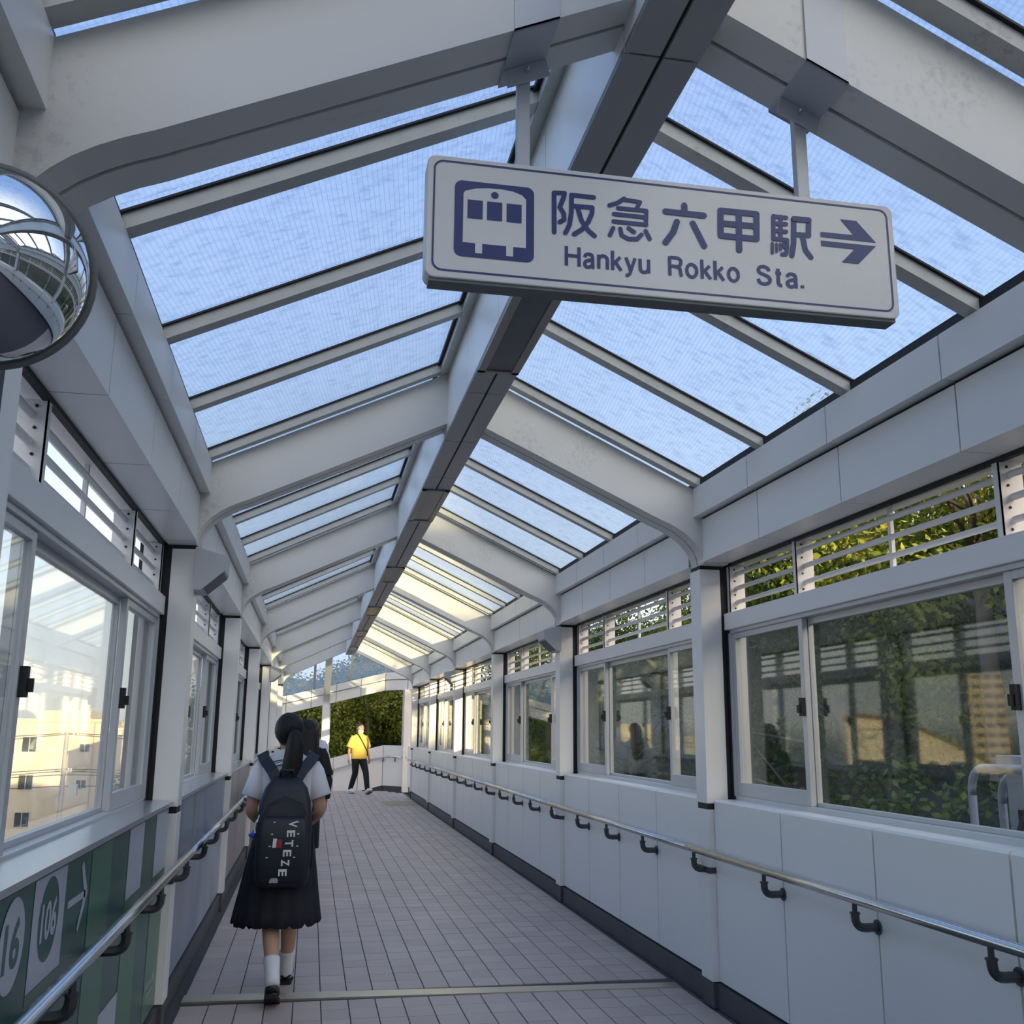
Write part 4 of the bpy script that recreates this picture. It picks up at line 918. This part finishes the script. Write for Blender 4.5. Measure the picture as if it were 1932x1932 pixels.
def leaves(blobs, n, size, seed, name, matl):
    rr = random.Random(seed); v = []; f = []
    tot = sum(b[3]**2 for b in blobs)
    for (bx, by, bz, br) in blobs:
        for _ in range(int(n*br*br/tot)):
            d = Vector((rr.gauss(0, 1), rr.gauss(0, 1), rr.gauss(0, 1))).normalized()
            p = Vector((bx, by, bz))+d*br*(rr.random()**.35)
            nrm = (d+Vector((rr.uniform(-1, 1), rr.uniform(-1, 1), rr.uniform(-.3, 1.2)))*.8).normalized()
            t = nrm.orthogonal().normalized(); t = (t*math.cos(rr.uniform(0, 6.28))+nrm.cross(t)*math.sin(rr.uniform(0, 6.28))).normalized(); b = nrm.cross(t)
            L = size*rr.uniform(.6, 1.25); W = L*.32; k = len(v)
            v += [tuple(p-t*L*.5), tuple(p+b*W-nrm*.01), tuple(p+t*L*.5-nrm*L*.12), tuple(p-b*W-nrm*.01)]; f += [(k, k+1, k+2, k+3)]
    me = bpy.data.meshes.new(name); me.from_pydata(v, [], f); me.materials.append(matl); return me
def crown(seed, rx, ry, rz, nb):
    rr = random.Random(seed); out = []
    for _ in range(nb):
        d = Vector((rr.gauss(0, 1), rr.gauss(0, 1), rr.gauss(0, 1))).normalized()*(rr.random()**.4)
        out.append((d.x*rx, d.y*ry, d.z*rz, rr.uniform(.38, .75)))
    return out
def branches(seed, base, top, n, rx, rz, r):
    rr = random.Random(seed); m = MB(); b = Vector(base); t = Vector(top)
    mid = b.lerp(t, .5)+Vector((rr.uniform(-.2, .2), rr.uniform(-.2, .2), 0))
    m.tube([b, b.lerp(mid, .6), mid, mid.lerp(t, .6), t], [r*1.25, r, r*.85, r*.6, r*.25], 8)
    for i in range(n):
        s = mid.lerp(t, rr.uniform(-.5, .8)); a = rr.uniform(0, 6.28); e = s+Vector((math.cos(a)*rx*rr.uniform(.5, .95), math.sin(a)*rx*rr.uniform(.5, .95), rz*rr.uniform(.1, .7)))
        q = s.lerp(e, .5)+Vector((rr.uniform(-.2, .2), rr.uniform(-.2, .2), rr.uniform(-.1, .25)))
        m.tube([s, q, e], [r*.4, r*.25, r*.08], 6)
        for _ in range(2):
            e2 = e+Vector((rr.uniform(-.6, .6), rr.uniform(-.6, .6), rr.uniform(-.2, .5))); m.tube([q, q.lerp(e2, .6), e2], [r*.2, r*.12, r*.04], 5)
    return m
CROWN = [leaves(crown(11+i, 2.0, 2.0, 1.7, 46), 26000, .085, 31+i, 'foliage', M['leaf' if i != 1 else 'leaf2']) for i in range(3)]
TRUNK = [branches(51+i, (0, 0, -6.0), (0, 0, 1.2), 11, 1.9, 1.2, .13).mesh('trunk', M['bark'], smooth=True) for i in range(3)]
def tree(x, y, z, sc, v, label, rz=None):
    o = empty('tree', (x, y, z), R.uniform(0, 6.28) if rz is None else rz); o.scale = (sc, sc, sc); tag(o, label, 'tree', 'trees around the walkway')
    link(TRUNK[v], 'trunk', o); link(CROWN[v], 'foliage', o); return o
TL = ['bushy tree behind the conduits at the edge of the near right window', 'sunlit tree filling the middle of the near right window', 'tree showing over the louvres of the second right bay', 'tall tree farther back over the near right louvres', 'tree outside the third right bay',
      'tree beside the far right corner of the walkway', 'tall tree behind the other trees at the far right']
for i, (x, y, z, sc, v) in enumerate(((11.5, 9.0, 3.6, 1.35, 0), (9.6, 13.2, 4.4, 1.35, 1), (9.6, 17.6, 3.9, 1.2, 2), (13.4, 14.5, 5.2, 1.5, 0), (10.2, 22.0, 3.8, 1.2, 1), (8.6, 26.6, 3.2, 1.0, 2), (14.5, 22.5, 5.4, 1.5, 1))):
    tree(x, y, z, sc, v, TL[i])
EL = ['leafy tree right behind the end parapet, sunlit on its left', 'dark tree filling the opening behind the man in yellow', 'tree behind the far left pillar of the end wall', 'tree standing farther back behind the end opening', 'tree beyond the end wall at its right corner']
for i, (x, y, z, sc, v) in enumerate(((1.5, 31.0, 2.2, 1.1, 1), (4.4, 32.5, 2.0, 1.25, 0), (-1.8, 32.0, 1.2, 1.2, 2), (2.6, 36.5, 1.6, 1.5, 2), (6.8, 30.2, 2.6, 1.2, 1))): tree(x, y, z, sc, v, EL[i])
# shrubs covering the bank outside the right windows
rr = random.Random(5); bl_ = []
for _ in range(560):
    x, y = rr.uniform(3.8, 12.5), rr.uniform(3, 30); bl_.append((x, y, bankz(x, y)+rr.uniform(.1, .5), rr.uniform(.3, .6)))
us = link(leaves(bl_, 52000, .15, 77, 'bank_shrubs', M['leaf']), 'bank_shrubs'); us['kind'] = 'stuff'; tag(us, 'dark shrubs covering the bank below the right windows', 'shrubs')
bl_ = [(rr.uniform(-5, 7), rr.uniform(28, 33), rr.uniform(-2.6, .6), rr.uniform(.4, .7)) for _ in range(120)]
us2 = link(leaves(bl_, 16000, .15, 78, 'bank_shrubs', M['leaf']), 'bank_shrubs'); us2['kind'] = 'stuff'; tag(us2, 'shrubs on the bank behind the end parapet', 'shrubs')

# buildings
M['cream'] = mat('cream_render', (.66, .60, .50), .85, var=.08, vscale=.8, dirt=.1)
M['bwhite'] = mat('white_render', (.68, .67, .64), .85, var=.08, vscale=.6)
M['bgrey'] = mat('grey_render', (.40, .40, .41), .85, var=.1, vscale=.6)
M['btan'] = mat('tan_render', (.52, .45, .35), .85, var=.08, vscale=.6)
M['pane_d'] = mat('dark_window', (.06, .075, .09), .12, var=.1)
M['roofm'] = mat('brown_metal_roof', (.13, .095, .075), .6, var=.15, vscale=.8)
def building(name, label, x0, x1, y0, y1, z0, z1, matl, wins=(), extra=None, group=None):
    """block with a parapet; wins = (x0,x1,z0,z1) on the face towards the walkway (-y)"""
    cx, cy = (x0+x1)/2, (y0+y1)/2; o = empty(name, (cx, cy, z0)); tag(o, label, 'building', group)
    def r(m_): m_.v = [(x-cx, y-cy, z-z0) for x, y, z in m_.v]; return m_
    r(MB().box(x0, x1, y0, y1, z0, z1).box(x0-.1, x1+.1, y0-.1, y1+.1, z1-.25, z1)).build('walls', matl, o)
    for a, b, c, d in wins:
        f = r(MB().box(a-.06, b+.06, y0-.06, y0+.02, c-.06, c).box(a-.06, b+.06, y0-.06, y0+.02, d, d+.06).box(a-.06, a, y0-.06, y0+.02, c, d).box(b, b+.06, y0-.06, y0+.02, c, d).box((a+b)/2-.03, (a+b)/2+.03, y0-.05, y0+.02, c, d)).build('window', M['frame'], o)
        r(MB().box(a, b, y0-.03, y0+.01, c, d)).build('pane', M['pane_d'], f)
    return o, r
o, r = building('apartment_block', 'cream apartment block seen through the nearest left window', -26.5, -16.8, 90, 100, -9, 2.2, M['cream'],
    [(-22.96, -21.9, -.43, .71), (-22.96, -21.9, -3.4, -2.3), (-18.54, -17.8, -.41, .18), (-18.57, -17.83, -3.3, -2.69), (-22.96, -21.9, -6.3, -5.2)])
r(MB().box(-22.25, -18.1, 90.6, 96, 2.2, 2.88)).build('penthouse', M['cream'], o)
r(MB().box(-20.2, -19.7, 91, 91.6, 2.88, 3.6)).build('roof_tank', M['bwhite'], o)
r(MB().tube([(-17.5, 89.95, 2.2), (-17.5, 89.95, -9)], .05, 6)).build('drain_pipe', M['btan'], o)
building('apartment_wing', 'lower cream wing right beside the apartment block', -16.7, -13.2, 90.5, 99, -9, 1.5, M['cream'], [(-16.5, -15.9, .1, 1.25), (-16.5, -15.9, -2.67, -1.38), (-14.9, -14.2, .1, 1.25), (-14.9, -14.2, -2.67, -1.38)])
o, r = building('office_block', 'pale grey office block with long window bands beyond the second left bay', -12.6, -6.2, 74, 84, -9, 1.9, M['bgrey'], [(-12.2+1.55*i, -11.1+1.55*i, z, z+.9) for i in range(4) for z in (.5, -1.4, -3.3)])
building('white_house', 'white house with small windows at the left edge of the first left window', -36, -28, 84, 94, -9, 1.2, M['bwhite'], [(-35+2.0*i, -33.8+2.0*i, z, z+1.1) for i in range(4) for z in (-.6, -3.4)])
# arched hall, seen mirrored in the near right window
def arch_hall():
    ux = Vector((.845, .535, 0)); uy = Vector((-.535, .845, 0))     # along the gable front, away from the walkway
    c = Vector((-29.0, 55.0, -6)); o = empty('arched_hall', c, math.atan2(ux.y, ux.x)); tag(o, 'cream hall with curved brown roof and horse emblem, mirrored in the near right window', 'building')
    P = [(-5, 0), (3, 0), (3, 8.2), (2.4, 8.45), (.8, 8.3), (-1, 7.75), (-2.8, 6.9), (-5, 5.6)]
    MB().prism(P, 'xz', 0, 9).build('walls', M['cream'], o)
    R_ = [(3.1, 8.2), (2.4, 8.5), (.8, 8.35), (-1, 7.8), (-2.8, 6.95), (-5.3, 5.5), (-5.3, 5.65), (-2.8, 7.15), (-1, 8.0), (.8, 8.55), (2.4, 8.7), (3.2, 8.45)]
    MB().prism(R_, 'xz', -.3, 9.3).build('roof', M['roofm'], o)
    for a, b, z0, z1 in ((-1.9, -1.4, 5.4, 6.0), (-3.4, -2.5, 5.2, 6.0), (-.6, .0, 6.0, 6.6), (-4.6, -3.9, 3.6, 4.4), (-2.4, -1.6, 2.6, 3.6)):
        f = MB().box(a-.05, b+.05, -.05, 0, z0-.05, z1+.05).build('window', M['frame'], o); MB().box(a, b, -.07, -.04, z0, z1).build('pane', M['pane_d'], f)
    MB().box(-5, 3, -.12, 0, 4.55, 4.7).build('string_course', M['roofm'], o)
    kb_ = MB(); ff = lambda x, z: (x, -.012, z)
    for q in ([(.75, 6.1), (.75, 7.6), (1.0, 7.75), (2.3, 7.75), (2.5, 7.6), (2.5, 6.1), (2.3, 5.95), (1.0, 5.95), (.75, 6.1)], [(1.0, 6.3), (1.35, 6.9), (1.35, 7.5), (1.7, 7.2), (2.1, 7.3), (2.25, 6.8), (1.95, 6.6), (1.9, 6.2)], [(2.25, 7.6), (2.0, 7.3)], [(2.4, 7.3), (2.15, 7.0)]): stroke2d(kb_, q, .06, ff)
    flat('emblem', [[kb_.v[i] for i in f] for f in kb_.f], M['iron'], o)
    link(fit(text_mesh('sign_letters', 'SC', M['iron'], .02), lambda u, v: Vector((lerp(1.3, 1.95, u), -.02, lerp(5.3, 5.7, v)))), 'sign_letters', o)
arch_hall()
def tower(name, label, x, y, w_, d_, z1, floors, cols, rz, matl):
    o = empty(name, (x, y, -9), rz); tag(o, label, 'building')
    MB().box(-w_/2, w_/2, -d_/2, d_/2, 0, z1+9).build('walls', matl, o)
    fh = (z1+9)/floors; cw_ = w_/cols
    bal = MB().box(0, cw_*.78, -.25, 0, 0, fh*.42).mesh('balcony', matl); wi = MB().box(0, cw_*.7, -.06, 0, 0, fh*.42).mesh('window', M['pane_d'])
    for i in range(floors):
        for j in range(cols):
            link(bal, 'balcony', o, (-w_/2+j*cw_+cw_*.1, -d_/2, i*fh+.1)); link(wi, 'window', o, (-w_/2+j*cw_+cw_*.14, -d_/2, i*fh+fh*.5))
tower('tower_block', 'tall pale tower block mirrored above the arched hall', -149, 214, 9.5, 9, 15.2, 11, 4, math.radians(35), M['btan'])
tower('brick_block', 'lower brick-brown block beside the tower, mirrored in the near right window', -158, 205, 8, 8, 5.0, 6, 3, math.radians(35), M['roofm'])
# unseen block added behind the camera to keep low sun off the near bays
o, r = building('added_shade_block', 'large plain block added unseen behind the viewer to shade the near bays', -30, 18.5, -34, -22, -9, 7.9, M['bgrey'], [])
for i in range(12): MB().box(-22+3.8*i, -20+3.8*i, 6.0, 6.08, 9.5, 11.5).build('window', M['pane_d'], o)
# utility pole and wires
up_o = empty('utility_pole', (-13.05, 60, -9)); tag(up_o, 'slim utility pole with crossarms and wires in front of the cream block', 'utility pole')
MB().tube([(0, 0, 0), (-.04, 0, 10.25)], [.17, .11], 10).build('pole', M['concrete'], up_o, smooth=True)
for z, a in ((10.0, .6), (8.13, .42)): 
    MB().box(-a-.05, a, -.05, .05, z, z+.09).build('crossarm', M['zinc'], up_o)
    for x in (-a, -a*.4, a*.5, a-.08): MB().tube([(x, 0, z+.09), (x, 0, z+.22)], .04, 6).build('insulator', M['bwhite'], up_o)
MB().box(.35, .75, -.2, .2, 6.9, 7.5).build('transformer', M['zinc'], up_o)
for i, (z, dz) in enumerate(((10.2, -.6), (10.15, -1.0), (8.3, -.5), (8.2, -.7), (8.0, -.4), (7.4, -.3))):
    for sgn in (-1, 1):
        L_ = 34; MB().tube([(sgn*L_*t, 6*t*sgn, z+dz*4*t*(1-t)*1.0+(.5*sgn)*t) for t in (0, .2, .4, .6, .8, 1)], .022, 5).build('wire', M['iron'], up_o)
# conduits and a post with a box just outside the near right window
cd = empty('conduit_post', (3.4, 4.5, -1.4)); tag(cd, 'grey metal post with box and two bent conduits outside the near right window', 'utility post')
def rc(p): return (p[0]-3.4, p[1]-4.5, p[2]+1.4)
for yb_, zt, xx in ((4.85, 1.335, 3.38), (4.74, 1.30, 3.47)):
    pts = [rc((xx, yb_, -1.4)), rc((xx, yb_, zt-.14))]+[rc(q) for q in bez((xx, yb_, zt-.14), (xx, yb_, zt), (xx, yb_-.13, zt), 6)]+[rc((xx, 4.0, zt+.01))]
    MB().tube(pts, .021, 10).build('conduit', M['zinc'], cd, smooth=True)
MB().box(.0, .16, -.14, .04, 0, 2.55).build('post', M['zinc'], cd, bevel=.006)
MB().box(-.02, .2, -.24, .14, 2.72, 2.80).build('box_lid', M['zinc'], cd, bevel=.004)
MB().box(.0, .18, -.22, .10, 2.42, 2.72).build('box', M['zinc'], cd, bevel=.006)
MB().tube([(-.03, .10, 2.28), (-.03, -.14, 2.66)], .014, 4).build('brace', M['iron'], cd)
